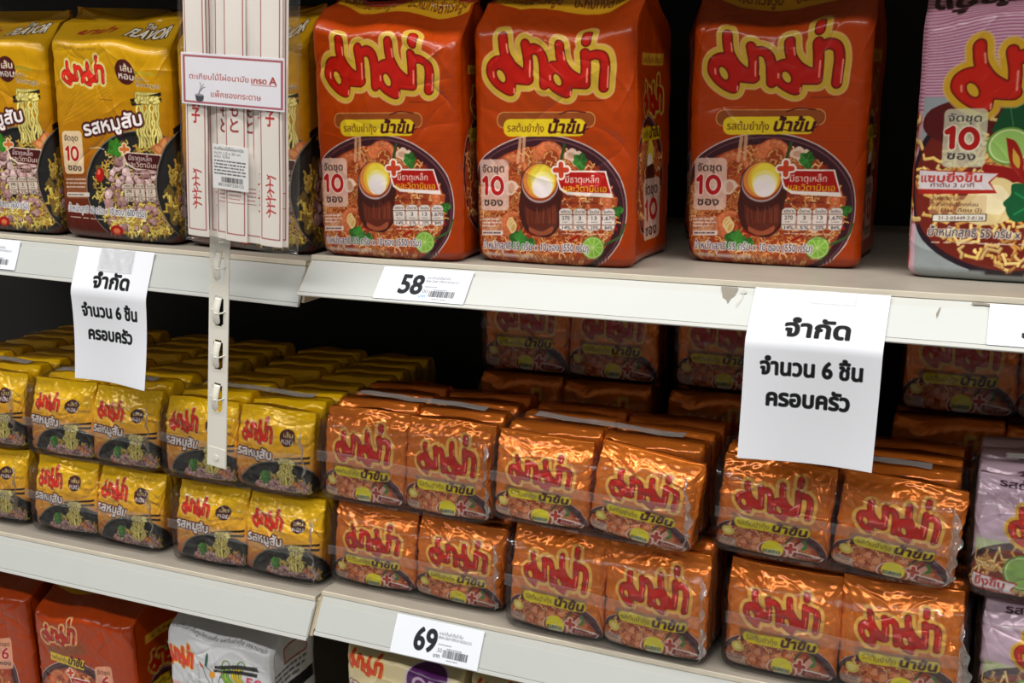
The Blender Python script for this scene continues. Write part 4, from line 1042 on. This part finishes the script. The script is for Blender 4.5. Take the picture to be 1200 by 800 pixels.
sh_ul = shelf('upper white-railed shelf on the left, holding the yellow ten-pack bags', -1.2, -.0115, (0, 0, -.0095), .0212, *RAILS['UL'], brk=(-.0112, -.0070))
sh_lr = shelf('lower white-railed shelf on the right, holding the coppery orange multipacks', 0.0, 1.35, (0, -.02, -.4944), 0, *RAILS['L'], brk=(-.0060, -.0004))
sh_ll = shelf('lower white-railed shelf on the left, holding the yellow multipacks', -1.2, -.0145, (0, -.02, -.5069), -.0032, *RAILS['L'], brk=(-.0142, -.0090))
BASE_Z = -.925
sh_bs = shelf('base shelf under the bottom row of noodle bags', -1.2, 1.35, (0, -.04, BASE_Z), 0, *RAILS['L'])
sh_top = shelf('overhead shelf above the upper row of noodle bags', -1.2, 1.35, (0, .01, .47), 0, *RAILS['U'])

EV, NV, LV = face_frame(*RAILS['U'])
def patch(name, poly, shelf_o, m, label=None, off=.0013, thick=.0002, frame=(EV, NV)):
    r = [c for c in shelf_o.children if c.name.startswith('price_rail')][0]
    o = obj(name, prism(name, poly, frame[1]*off, (1, 0, 0), frame[0], frame[1], thick), m, r)
    if label: o['label'] = label
    return o
patch('torn_sticker', [(.5715, .003), (.5915, .003), (.590, .010), (.5905, .014), (.586, .019), (.5835, .0265), (.581, .021), (.576, .018), (.574, .011)], sh_ur, MT['grime'], 'torn grey scrap of old sticker')
patch('scuff_mark', [(.596, .006), (.600, .005), (.602, .009), (.599, .012), (.596, .010)], sh_ur, MT['smear'], 'grey scuff')
patch('scuff_mark', [(.593, .026), (.597, .02), (.5985, .012), (.6, .014), (.5985, .022), (.594, .031)], sh_ur, MT['smear'], 'grey scuff')
patch('scuff_mark', [(.808, .02), (.811, .012), (.8122, .012), (.8105, .022), (.809, .026)], sh_ur, MT['grime'], 'dark short scratch')
patch('scuff_mark', [(.842, .003), (.852, .0025), (.862, .004), (.884, .004), (.884, .007), (.866, .0072), (.855, .0055), (.843, .006)], sh_ur, MT['grime'], 'dark smudge on the top edge')

# signs, price tickets
def price_ticket(x0, w, v0, h, shelf_o, n, dec, label, seed, frame, off=.0028, roll=0.0):
    ev, nv, L = frame
    cv = Canvas(w, h, 2600); price_art(cv, n, dec, seed)
    Mw = Matrix.Translation(Vector(shelf_o.location)) @ Matrix.Rotation(shelf_o.rotation_euler.y, 4, 'Y')
    P = flat(nv*off+ev*v0+np.array((x0, 0, 0)), (1, 0, 0), ev, w, h, 300, 120, lambda u, v: (nv[None, None]*(.0004*np.sin(u*7+seed)*np.sin(v*3.1))[..., None]))
    o = obj('price_ticket', sheet('price_ticket', P, cv, .0002), MT['paper'], None, shelf_o.location, shelf_o.rotation_euler)
    return tag(o, label, 'price ticket')
FU, FUL, FL = face_frame(*RAILS['U']), face_frame(*RAILS['UL']), face_frame(*RAILS['L'])
price_ticket(.119, .133, .0055, .050, sh_ur, '58', '00', 'white price ticket reading 58 in the upper shelf rail', 1, FU)
price_ticket(.128, .137, .004, .0535, sh_lr, '69', '.50', 'white price ticket reading 69 in the lower shelf rail', 2, FL)
price_ticket(.860, .133, .004, .0505, sh_ur, '58', '00', 'white price ticket cut off by the edge of the photo, right of the large notice', 3, FU)
price_ticket(-.680, .133, .003, .0475, sh_ul, '55', '00', 'white price ticket under the yellow bags, showing only its text and barcode', 4, FUL)

def notice(label, x0, shelf_o, frame, hang_y, hang_z, seed, curl, lean):
    """half a sheet of paper taped to the rail: down the sloping face, then hanging free"""
    ev, nv, L = frame; w, h = .148, .21
    cv = Canvas(w, h, 2500); sign_art(cv)
    nvv, nuu = 420, 300
    s = np.linspace(0, h, nvv); v0 = .002
    P = np.zeros((nvv, nuu, 3)); u = np.linspace(0, 1, nuu)
    y, z = [], []; cy, cz = (nv*.0030+ev*v0)[1], (nv*.0030+ev*v0)[2]; px = 0
    a_face = math.atan2(-ev[2], -ev[1])                               # angle of the face below the horizontal
    for i, si in enumerate(s):
        t = np.clip((si-(L-v0+.002))/.022, 0, 1); t = t*t*(3-2*t)
        a = a_face+(math.pi/2+curl*math.sin((si-.06)*19+seed)*(si > .06)-a_face)*t
        if i:
            cy -= math.cos(a)*(s[1]-s[0]); cz -= math.sin(a)*(s[1]-s[0])
        y.append(cy); z.append(cz)
    y, z = np.array(y), np.array(z)
    hang = np.clip((s-.065)/.145, 0, 1)
    P[:, :, 0] = x0+u[None]*w+(lean*hang**1.2)[:, None]*1.0
    P[:, :, 1] = y[:, None]-(.006*hang)[:, None]*np.cos(u*math.pi*1.1+seed)[None]*(1+abs(curl)*6)
    P[:, :, 2] = z[:, None]
    Mw = shelf_o
    o = obj('paper_notice', sheet('paper_notice', P, cv, .0003), MT['paper'], None, shelf_o.location, shelf_o.rotation_euler)
    return tag(o, label, 'notice')
nr_ = notice('large white paper notice with three black lines of writing, taped above the orange multipacks', .612, sh_ur, FU, 0, 0, 1, .05, -.004)
nl_ = notice('smaller-looking white paper notice with three black lines of writing, taped above the yellow multipacks', -.424, sh_ul, FUL, 0, 0, 2, .08, -.008)
def tape(parent, x0, w, ev, nv, v0, h, seed):
    P = flat(nv*.0044+ev*v0+np.array((x0, 0, 0)), (1, 0, 0), ev, w, h, 24, 14, lambda u, v: nv[None, None]*(.0009*waves(u*.06, v*.05, seed, .018))[..., None])
    obj('adhesive_tape', sheet('adhesive_tape', P, None, .0001), MT['tape'], parent)['label'] = 'clear sticky tape'
tape(nl_, -.378, .066, FUL[0], FUL[1], .0015, .036, 3); tape(nr_, .675, .05, FU[0], FU[1], .0015, .018, 5)

# ------------------------------------------------------------------ clip strip and chopsticks
def clip_strip():
    top, bot = np.array((-.0585, -.060, .465)), np.array((-.148, -.056, -.304))
    d = bot-top; L = np.linalg.norm(d); ey = d/L; ex = np.array((1, 0, 0))-ey*ey[0]; ex /= np.linalg.norm(ex); n = np.cross(ey, ex); n = n if n[1] < 0 else -n
    t = thing('clip_strip', 'white plastic hanging clip strip with hooked slots, in front of the yellow multipacks', 'clip strip', tuple(top))
    w = .0335; o0 = -ex*w/2
    sw, sl = .0165, .044
    ends = []; s = L-.085
    while s > .02: ends.append(s); s -= .0640
    ends = ends[::-1]
    # body with real slots: rails at both sides, bridges between the slots
    V, Q = [], []
    def boxq(u0, u1, v0, v1):
        b = len(V)
        for zz in (0, -.0016):
            for (uu, vv) in ((u0, v0), (u1, v0), (u1, v1), (u0, v1)): V.append(o0+ex*uu+ey*vv+n*(zz+.0008))
        Q.extend([(b, b+3, b+2, b+1), (b+4, b+5, b+6, b+7), (b, b+1, b+5, b+4), (b+1, b+2, b+6, b+5), (b+2, b+3, b+7, b+6), (b+3, b, b+4, b+7)])
    poly = []
    # one outline: a ladder built row by row on a shared grid, so the body stays one piece
    us = [0, (w-sw)/2, (w-sw)/2+sw*.15, (w+sw)/2-sw*.15, (w+sw)/2, w]
    vs = [0.0]
    for e in ends: vs += [e-sl, e-sl+.003, e-.003, e]
    vs.append(L)
    idx = {}
    for k, zz in enumerate((.0009, -.0009)):
        for j, vv in enumerate(vs):
            for i, uu in enumerate(us): idx[(k, j, i)] = len(V); V.append(o0+ex*uu+ey*vv+n*zz)
    solid = np.ones((len(vs)-1, 5), bool)
    for m in range(len(ends)):
        j = 1+4*m; solid[j, 2] = False; solid[j+1, 1:4] = False; solid[j+2, 2] = False
    for j in range(len(vs)-1):
        for i in range(5):
            if not solid[j, i]: continue
            a = lambda k: (idx[(k, j, i)], idx[(k, j, i+1)], idx[(k, j+1, i+1)], idx[(k, j+1, i)])
            f, b = a(0), a(1)
            Q.append(f[::-1]); Q.append(b)
            for (dj, di, e0, e1) in ((-1, 0, 0, 1), (0, 1, 1, 2), (1, 0, 2, 3), (0, -1, 3, 0)):
                jj, ii = j+dj, i+di
                if not (0 <= jj < solid.shape[0] and 0 <= ii < 5) or not solid[jj, ii]: Q.append((f[e0], f[e1], b[e1], b[e0]))
    body = obj('strip_body', mesh_from('strip_body', np.array(V), Q, smooth_=False), MT['strip'], t)
    # tongues: curl out of each slot, rounded tip down
    for e in ends:
        nt_ = 14; P = []
        for k in range(nt_):
            f = k/(nt_-1); wv = sw*.34*(1 if f < .8 else math.sqrt(max(0, 1-((f-.8)/.2)**2))*.999+.001)
            out = .0008+.0055*math.sin(f*math.pi*.9)**1.2
            c = o0+ex*(w/2-.0012)+ey*(e-sl+.003+f*(sl-.005))+n*out
            P.append([c-ex*wv, c, c+ex*wv])
        obj('hook', sheet('hook', np.array(P), None, .0016), MT['strip'], t)
        arm = [o0+ex*(w*.12)+ey*(e-sl*.52)+n*.001, o0+ex*(w*.30)+ey*(e-sl*.47)+n*.004, o0+ex*(w*.5)+ey*(e-sl*.44)+n*.007, o0+ex*(w*.72)+ey*(e-sl*.47)+n*.004, o0+ex*(w*.88)+ey*(e-sl*.55)+n*.001]
        A = smooth(np.array(arm), 4)
        obj('cross_wire', sheet('cross_wire', np.stack([A-ey*.0011, A+ey*.0011], 0), None, .0014), MT['strip'], t)
    k = ell(0, 0, .0042, .0042, 0, 18)
    obj('end_stud', prism('end_stud', k, o0+ex*w/2+ey*(L-.015)+n*.0009, ex, ey, n, .0018), MT['strip'], t)
    obj('end_plate', prism('end_plate', rounded([(.001, L-.030), (w-.001, L-.030), (w-.001, L-.001), (.001, L-.001)], .002), o0+n*.0009, ex, ey, n, .0007), MT['strip'], t)
    return t
clip_strip()

def chopstick_pack():
    tl, bl, tr, br = (np.array(v) for v in ((-.120, -.078, .405), (-.1475, -.078, .0350), (.047, -.078, .398), (.0175, -.078, .0368)))
    t = thing('chopstick_pack', 'clear bag of paper-sleeved disposable chopsticks hanging in front of the yellow bags', 'chopsticks', tuple(bl))
    ey = (bl-tl); Lh = np.linalg.norm(ey); ey /= Lh
    ex = (br-bl)/np.linalg.norm(br-bl); ex -= ey*(ex@ey); ex /= np.linalg.norm(ex); n = np.array((0, -1.0, 0))
    o = tl-bl; W = np.linalg.norm(br-bl)
    arts = []
    for k in (0, 1):
        cv = Canvas(.036, .345, 2400); sleeve_art(cv, k); arts.append(cv)
    # (offset from the left, depth layer, art, start below the top)
    for (u, lay, k, dv) in ((.001, -.0072, 1, .016), (.034, -.0076, 0, .012), (.068, -.0070, 0, .013), (.100, -.0074, 1, .011), (.125, -.0068, 1, .015), (.047, -.004, 1, .014), (.087, -.004, 1, .010), (.107, -.003, 0, .012), (.003, .0015, 0, .020), (.066, .0012, 1, .010), (.122, .0018, 0, .010)):
        P = flat(o+ex*u+ey*dv+n*lay, ex, ey, .0355, Lh-dv-.004, 60, 420, lambda a, b: n[None, None]*(.0026*np.sin(a*math.pi)**.7+.0006*np.sin(b*9+u*80))[..., None])
        s = obj('chopstick_sleeve', sheet('chopstick_sleeve', P, arts[k], .0014), MT['paper'], t)
    cv = Canvas(W*.985, .066, 2600); card_art(cv)
    P = flat(o+ex*(.0015)+ey*(Lh-.181-.063)+n*.0062, ex, ey, W*.985, .0655, 300, 150, lambda a, b: n[None, None]*(.0012*np.sin(a*math.pi))[..., None])
    obj('header_card', sheet('header_card', P, cv, .0004), MT['paper'], t)['label'] = 'white card with a pink border and red writing'
    cv = Canvas(.058, .058, 2600); sticker_art(cv)
    P = flat(o+ex*.0505+ey*(Lh-.130)+n*.0068, ex+ey*.015, ey, .0575, .0575, 150, 150)
    obj('label_sticker', sheet('label_sticker', P, cv, .0003), MT['paper'], t)['label'] = 'small white sticker with a barcode'
    # the clear bag: a flat pillow a little wider than the sleeves
    nu, nv = 60, 90; a = np.linspace(0, 1, nu)[None]; b = np.linspace(0, 1, nv)[:, None]
    def side(sg):
        bul = (np.clip(np.sin(a*math.pi), 0, 1)**.12)*(np.clip(np.sin(np.clip(b*1.02-.01, 0, 1)*math.pi), 0, 1)**.15)
        Pp = (o-ex*.004-ey*.012)[None, None]+(a*(W+.020))[..., None]*ex+(b*(Lh+.016))[..., None]*ey
        wr = .0009*waves(a*.16+0*b, b*.37+0*a, 5+sg, .05, 8)+creases(a*.16+0*b, b*.37+0*a, 31+sg, 26, .16, .37, .0016, .003, .4)
        return Pp+n*(sg*(.0118 if sg > 0 else .0112)*bul+wr*bul)[..., None]
    Fp, Bp = side(1), side(-1)
    V = np.concatenate([Fp.reshape(-1, 3), Bp.reshape(-1, 3)]); nn = nu*nv
    bb = np.arange(nv-1)[:, None]*nu; ii = np.arange(nu-1)[None]; q = np.stack([bb+ii, bb+nu+ii, bb+nu+ii+1, bb+ii+1], 2).reshape(-1, 4)
    ring = np.concatenate([np.arange(nu), np.arange(1, nv)*nu+nu-1, (nv-1)*nu+np.arange(nu-2, -1, -1), np.arange(nv-2, 0, -1)*nu]); r2 = np.roll(ring, -1)
    obj('clear_bag', mesh_from('clear_bag', V, np.concatenate([q, q[:, ::-1]+nn, np.stack([ring, r2, r2+nn, ring+nn], 1)])), MT['bagclear'], t)
chopstick_pack()

# ------------------------------------------------------------------ bags on the upper shelf
ART = {}
def art(key, fn, *a, **k):
    if key not in ART: ART[key] = fn(*a, **k)
    return ART[key]

def bag(kind, label, x, y, seed, surface=0.0, tilt=0.0, rz=0.0, hi=True, group=None, W=None, lean=0.0, **kw):
    A = dict(red=('red', make_red_bag_art, .215, .165, .292), yellow=('yellow', make_yellow_bag_art, .222, .14, .290), pink=('pink', make_pink_bag_art, .215, .14, .292))[kind]
    cv = art(A[0], A[1]); W, D, Hc = A[2:]
    t = thing('noodle_bag', label, 'bag of noodles', (x, y, surface), (lean, tilt, rz), group)
    p = dict(W=W, D=D, Hc=Hc, Hr=Hc+.034, fin=.014, cv=cv, seed=seed, nf=300 if hi else 90, nz=400 if hi else 120, ns=130 if hi else 14, nr=60 if hi else 20, ear=.016, amp=.0017, ncre=44, wid=.0050, ridge=.42, flop=.8, wav=.0022, bulge=.006, backcol=dict(red=(170, 40, 12), yellow=(180, 130, 14), pink=(200, 170, 180))[kind])
    p.update(kw)
    obj('printed_pouch', pouch('printed_pouch', **p), MT['film'], t)
    return t

def zl(x): return -.0078+BT-.0212*x
G1, G2 = 'red ten-packs on the upper shelf', 'yellow ten-packs on the upper shelf'
bag('red', 'red ten-pack noodle bag beside the chopsticks, at the left end of its shelf', .012, .004, 1, BT, group=G1, crease_var=.010)
bag('red', 'red ten-pack noodle bag with its right side panel showing, second from the chopsticks', .2365, .030, 2, BT, group=G1)
bag('red', 'shaded red ten-pack noodle bag set back from the edge, next to the pink striped bag', .4955, .118, 3, BT, group=G1)
bag('red', 'dark red noodle bag standing behind, in the gap left of the set-back red bag', .44, .300, 4, BT, hi=False, group=G1)
bag('pink', 'pink striped ten-pack noodle bag cut off by the edge of the photo', .766, .090, 5, BT)
bag('yellow', 'yellow ten-pack noodle bag cut off at the photo edge, its folded top corner sticking up', -.713, .018, 6, zl(-.713), .0212, group=G2)
bag('yellow', 'yellow ten-pack noodle bag standing whole in view above the small notice', -.478, .020, 7, zl(-.478), .0212, group=G2)
bag('yellow', 'yellow ten-pack noodle bag half hidden behind the chopsticks', -.250, .034, 8, zl(-.25), .0212, group=G2)

# ------------------------------------------------------------------ multipacks on the lower shelf
PACKET = dict(W=.1375, D=.044, Hc=.114, Hr=.134, fin=0.0, rc=.010, bulge=.006, gus=.001, rb=.012, ear=.0, ridge=.6, amp=.0026, ncre=60, wid=.0032, wav=.0018, crease_var=.0045, batter=.013, soften=.004, roofk=.72)
PK = {}
def packet_mesh(kind, var, hi=True):
    key = (kind, var, hi)
    if key not in PK:
        fn = dict(red=red_packet_art, yellow=yellow_packet_art, pink=pink_packet_art)[kind]
        cv = art(kind+'_packet', fn)
        p = dict(PACKET); p.update(nf=170 if hi else 30, nz=140 if hi else 20, ns=12 if hi else 5, nr=30 if hi else 6)
        if not hi: p.update(Hc=.128, Hr=.138, roofk=.45, ridge=.5, batter=0)
        PK[key] = pouch('noodle_packet', cv=cv, seed=40+var*3+(7 if kind == 'yellow' else 0), backcol=dict(red=(170, 84, 26), yellow=(206, 150, 24), pink=(200, 176, 190))[kind], **p)
    return PK[key]
WR = {}
def wrapper_mesh(var):
    if var not in WR:
        WR[var] = pouch('clear_wrapper', .2835, .188, .121, .140, 0.0, seed=90+var, nf=110, nz=60, ns=40, nr=24, rc=.02, bulge=.003, gus=-.006, rb=.012, ear=0, ridge=.5, amp=.0021, batter=.006, ncre=90, wid=.0035, wav=.0009, crease_var=.004)
    return WR[var]
def end_fin_mesh(var):
    """the gathered end of the wrapper: a crumpled fan of film"""
    key = ('fin', var)
    if key not in WR:
        nu, nv = 26, 44; a = np.linspace(0, 1, nu)[None]; b = np.linspace(0, 1, nv)[:, None]
        rng = np.random.default_rng(300+var)
        outw = .020*(.35+.65*np.sin(np.clip(b, 0, 1)*math.pi)**.6)
        X = a*outw; Z = .118-b*.112+a*(.02*(b-.5)); Y = .0022*np.sin(b*22+var)*(.3+a)+.003*np.sin(b*7+var*2)*a+.002*waves(a*.03+0*b, b*.12+0*a, 70+var, .014, 7)
        WR[key] = sheet('end_gather', np.stack([X+0*b, Y, Z+0*a], 2), None, .0003)
    return WR[key]
BAND = {}
def band_mesh(var):
    if var not in BAND:
        P = flat((.006, -.0055, .073+.004*(var % 3)), (1, 0, 0), (0, -.12, -1), .268, .015, 80, 8, lambda u, v: np.stack([0*u, -.003*np.sin(u*math.pi)+.0012*waves(u*.28, v*.02, 60+var, .05), .004*np.sin(u*4+var)], 2))
        BAND[var] = sheet('seam_band', P, None, .0001)
    return BAND[var]
def seam_mesh(var):
    if ('seam', var) not in BAND:
        P = flat((.03, .055+.012*var, .1455), (1, 0, 0), (.02*(var-1), 1, .10), .215, .016, 60, 8, lambda u, v: np.stack([0*u, .004*np.sin(u*3+var), .0022*np.abs(np.sin(u*5+var))+.0010*waves(u*.2, v*.02, 66+var, .03)], 2))
        BAND[('seam', var)] = sheet('top_seam', P, None, .0002)
    return BAND[('seam', var)]
def multipack(kind, label, x, y, z, var, group, rz=0.0, tilt=0.0, hi=True, rows=4, packets=((0, 0, 0), (0, 0, 0)), ends=True, seam=False, sz=1.0):
    t = thing('noodle_multipack', label, 'multipack of noodles', (x, y, z), (0, tilt, rz), group)
    t.scale = (1, 1, sz)
    rng = random.Random(var*13+5)
    m = MT['foil'] if kind == 'red' else MT['filmy']
    for r in range(rows):
        for s in (0, 1):
            me = packet_mesh(kind, (var+s*2) % 4 if hi and r == 0 else 9, hi and r == 0)
            dx, dz_, rr = packets[s] if r == 0 else (0, 0, 0)
            o = obj('noodle_packet', me, m, t, (.003+s*.1380+dx+rng.uniform(-.001, .001), .0085+r*.0438+rng.uniform(0, .001), .0035+abs(rr)*.06+(0 if r == 0 else rng.uniform(-.0, .001))), (-.03+rng.uniform(-.02, .03) if r == 0 else 0, rr, 0))
    obj('clear_wrapper', wrapper_mesh(var % 4), MT['wrap'], t, (-.0025, -.002, 0))
    if seam: obj('top_seam', seam_mesh(var % 3), MT['seam'], t)
    if hi: obj('seam_band', band_mesh(var % 3), MT['band'], t)
    if ends:
        obj('end_gather', end_fin_mesh(var % 3), MT['wrapfin'], t, (.2735, .0005, .004), (0, 0, -1.0))
    return t
ZR, ZL = -.4944+BT, -.5069+BT
P = .146        # one layer
GR, GY, GP = 'orange multipacks on the lower shelf', 'yellow multipacks on the lower shelf', 'pink multipacks on the lower shelf'
LRED = 'orange noodle multipack '; LYEL = 'yellow noodle multipack '
# front column: bottom layer
multipack('red', LRED+'on the lower layer, above the 69 price ticket', -.008, .006, ZR, 0, GR, sz=.88, packets=((0, 0, 0), (0, 0, .03)))
multipack('red', LRED+'on the lower layer, second to the right from the 69 ticket', .289, -.016, ZR, 1, GR, rz=-.03, sz=1.03, packets=((0, 0, .02), (0, 0, 0)))
multipack('red', LRED+'on the lower layer, under the stack below the large notice', .587, -.010, ZR, 2, GR, packets=((0, 0, 0), (0, 0, -.03)))
multipack('pink', 'pink noodle multipack on the lower layer at the edge of the photo', .880, -.002, ZR, 3, GP)
multipack('yellow', LYEL+'on the lower layer beside the shelf joint', -.304, .000, ZL, 4, GY, sz=.92, tilt=-.0032)
multipack('yellow', LYEL+'on the lower layer beneath the small notice', -.612, .002, ZL, 5, GY, sz=.92, packets=((0, 0, -.02), (0, 0, .02)), tilt=-.0032)
multipack('yellow', LYEL+'on the lower layer, cut off by the edge of the photo', -.910, .004, ZL, 6, GY, sz=.92, tilt=-.0032)
# front column: upper layer
multipack('red', LRED+'on the upper layer, right beside the yellow packs', -.022, .012, ZR+.127, 7, GR, seam=True, packets=((0, 0, .0), (0, 0, .0)))
multipack('red', LRED+'on the upper layer, jutting forward left of the large notice', .2675, -.012, ZR+.152, 8, GR, seam=True, sz=.86, rz=-.05, packets=((0, 0, 0), (0, 0, .10)))
multipack('red', LRED+'on the upper layer, directly behind the lower edge of the large notice', .566, .000, ZR+.153, 9, GR, seam=True, sz=.86, tilt=.02, packets=((0, 0, .02), (0, 0, .08)))
multipack('pink', 'pink noodle multipack on the upper layer at the edge of the photo', .861, .004, ZR+P, 10, GP, seam=True)
multipack('yellow', LYEL+'on the upper layer behind the clip strip', -.318, .010, ZL+.1345, 11, GY, sz=.93, seam=True, packets=((0, 0, 0), (0, 0, .02)))
multipack('yellow', LYEL+'on the upper layer touching the small notice', -.612, .012, ZL+.1345, 12, GY, sz=.93, seam=True)
multipack('yellow', LYEL+'on the upper layer, cut off by the edge of the photo', -.906, .014, ZL+.1345, 13, GY, sz=.93, seam=True)
# behind: three layers on the right, two and a bit on the left
Y2 = .212
RB = 'shadowed orange noodle multipack '
for i, (x, wh) in enumerate(((.150, 'left end'), (.452, 'middle one'), (.760, 'right end'))):
    multipack('red', RB+'on top of the rear stack, %s of three' % wh, x, Y2+.004*i, ZR+2*P, 14+i, GR, ends=False)
    multipack('red', RB+'in the rear stack, one layer below the top, %s' % wh, x-.01, Y2, ZR+P, 17+i, GR, hi=False, ends=False)
    multipack('red', RB+'at the rear stack bottom, %s' % wh, x-.004, Y2+.002, ZR, 20+i, GR, hi=False, ends=False, rows=2)
for i, (x, wh) in enumerate(((-.905, 'at the far left'), (-.606, 'behind the small notice'), (-.308, 'behind the clip strip'))):
    multipack('yellow', 'shadowed yellow noodle multipack in the rear row %s, upper layer' % wh, x, Y2+.01, ZL+.1395, 23+i, GY, sz=.86, hi=False, ends=False)
    multipack('yellow', 'shadowed yellow noodle multipack in the rear row %s, lower layer' % wh, x-.004, Y2+.012, ZL+.002, 26+i, GY, sz=.93, hi=False, ends=False, rows=2)
# ------------------------------------------------------------------ bottom row
ZB = BASE_Z+BT
def low_bag(key, fn, label, x, y, seed, W, D, Hc, fargs=None, group=None, back=(180, 40, 14), lift=0.0, rz=0.0, hi=True):
    cv = art(key, fn, **(fargs or {}))
    t = thing('noodle_bag', label, 'bag of noodles', (x, y, ZB+lift), (0, 0, rz), group)
    obj('printed_pouch', pouch('printed_pouch', W, D, Hc, Hc+.03, .02, cv=cv, seed=seed, nf=260 if hi else 60, nz=240 if hi else 80, ns=30 if hi else 10, nr=40, ear=.006, amp=.0018, ncre=50, ridge=.5, flop=.6, wav=.002, backcol=back), MT['film'], t)
    return t
S6 = dict(six=True)
G6 = 'red six-packs in the bottom row'
low_bag('six', make_red_bag_art, 'red six-pack noodle bag in the bottom row, left of the white bag', -0.596, -0.032, 61, .215, .165, .292, S6, G6)
low_bag('six', make_red_bag_art, 'red six-pack noodle bag in the bottom row, cut off at the corner of the photo', -0.831, -0.028, 62, .215, .165, .292, S6, G6)
low_bag('white', white_bag_art, 'white noodle bag with green chopstick artwork under the shelf joint', -0.301, -0.032, 63, .2, .13, .31, None, None, (190, 190, 196))
low_bag('cream', cream_bag_art, 'cream noodle bag with a purple disc, under the 69 price ticket', 0.037, -0.032, 64, .19, .13, .345, None, 'cream bags in the bottom row', (214, 198, 150))
low_bag('cream', cream_bag_art, 'cream noodle bag peeping out right of the one under the 69 ticket', 0.239, -0.028, 65, .19, .13, .345, None, 'cream bags in the bottom row', (214, 198, 150))
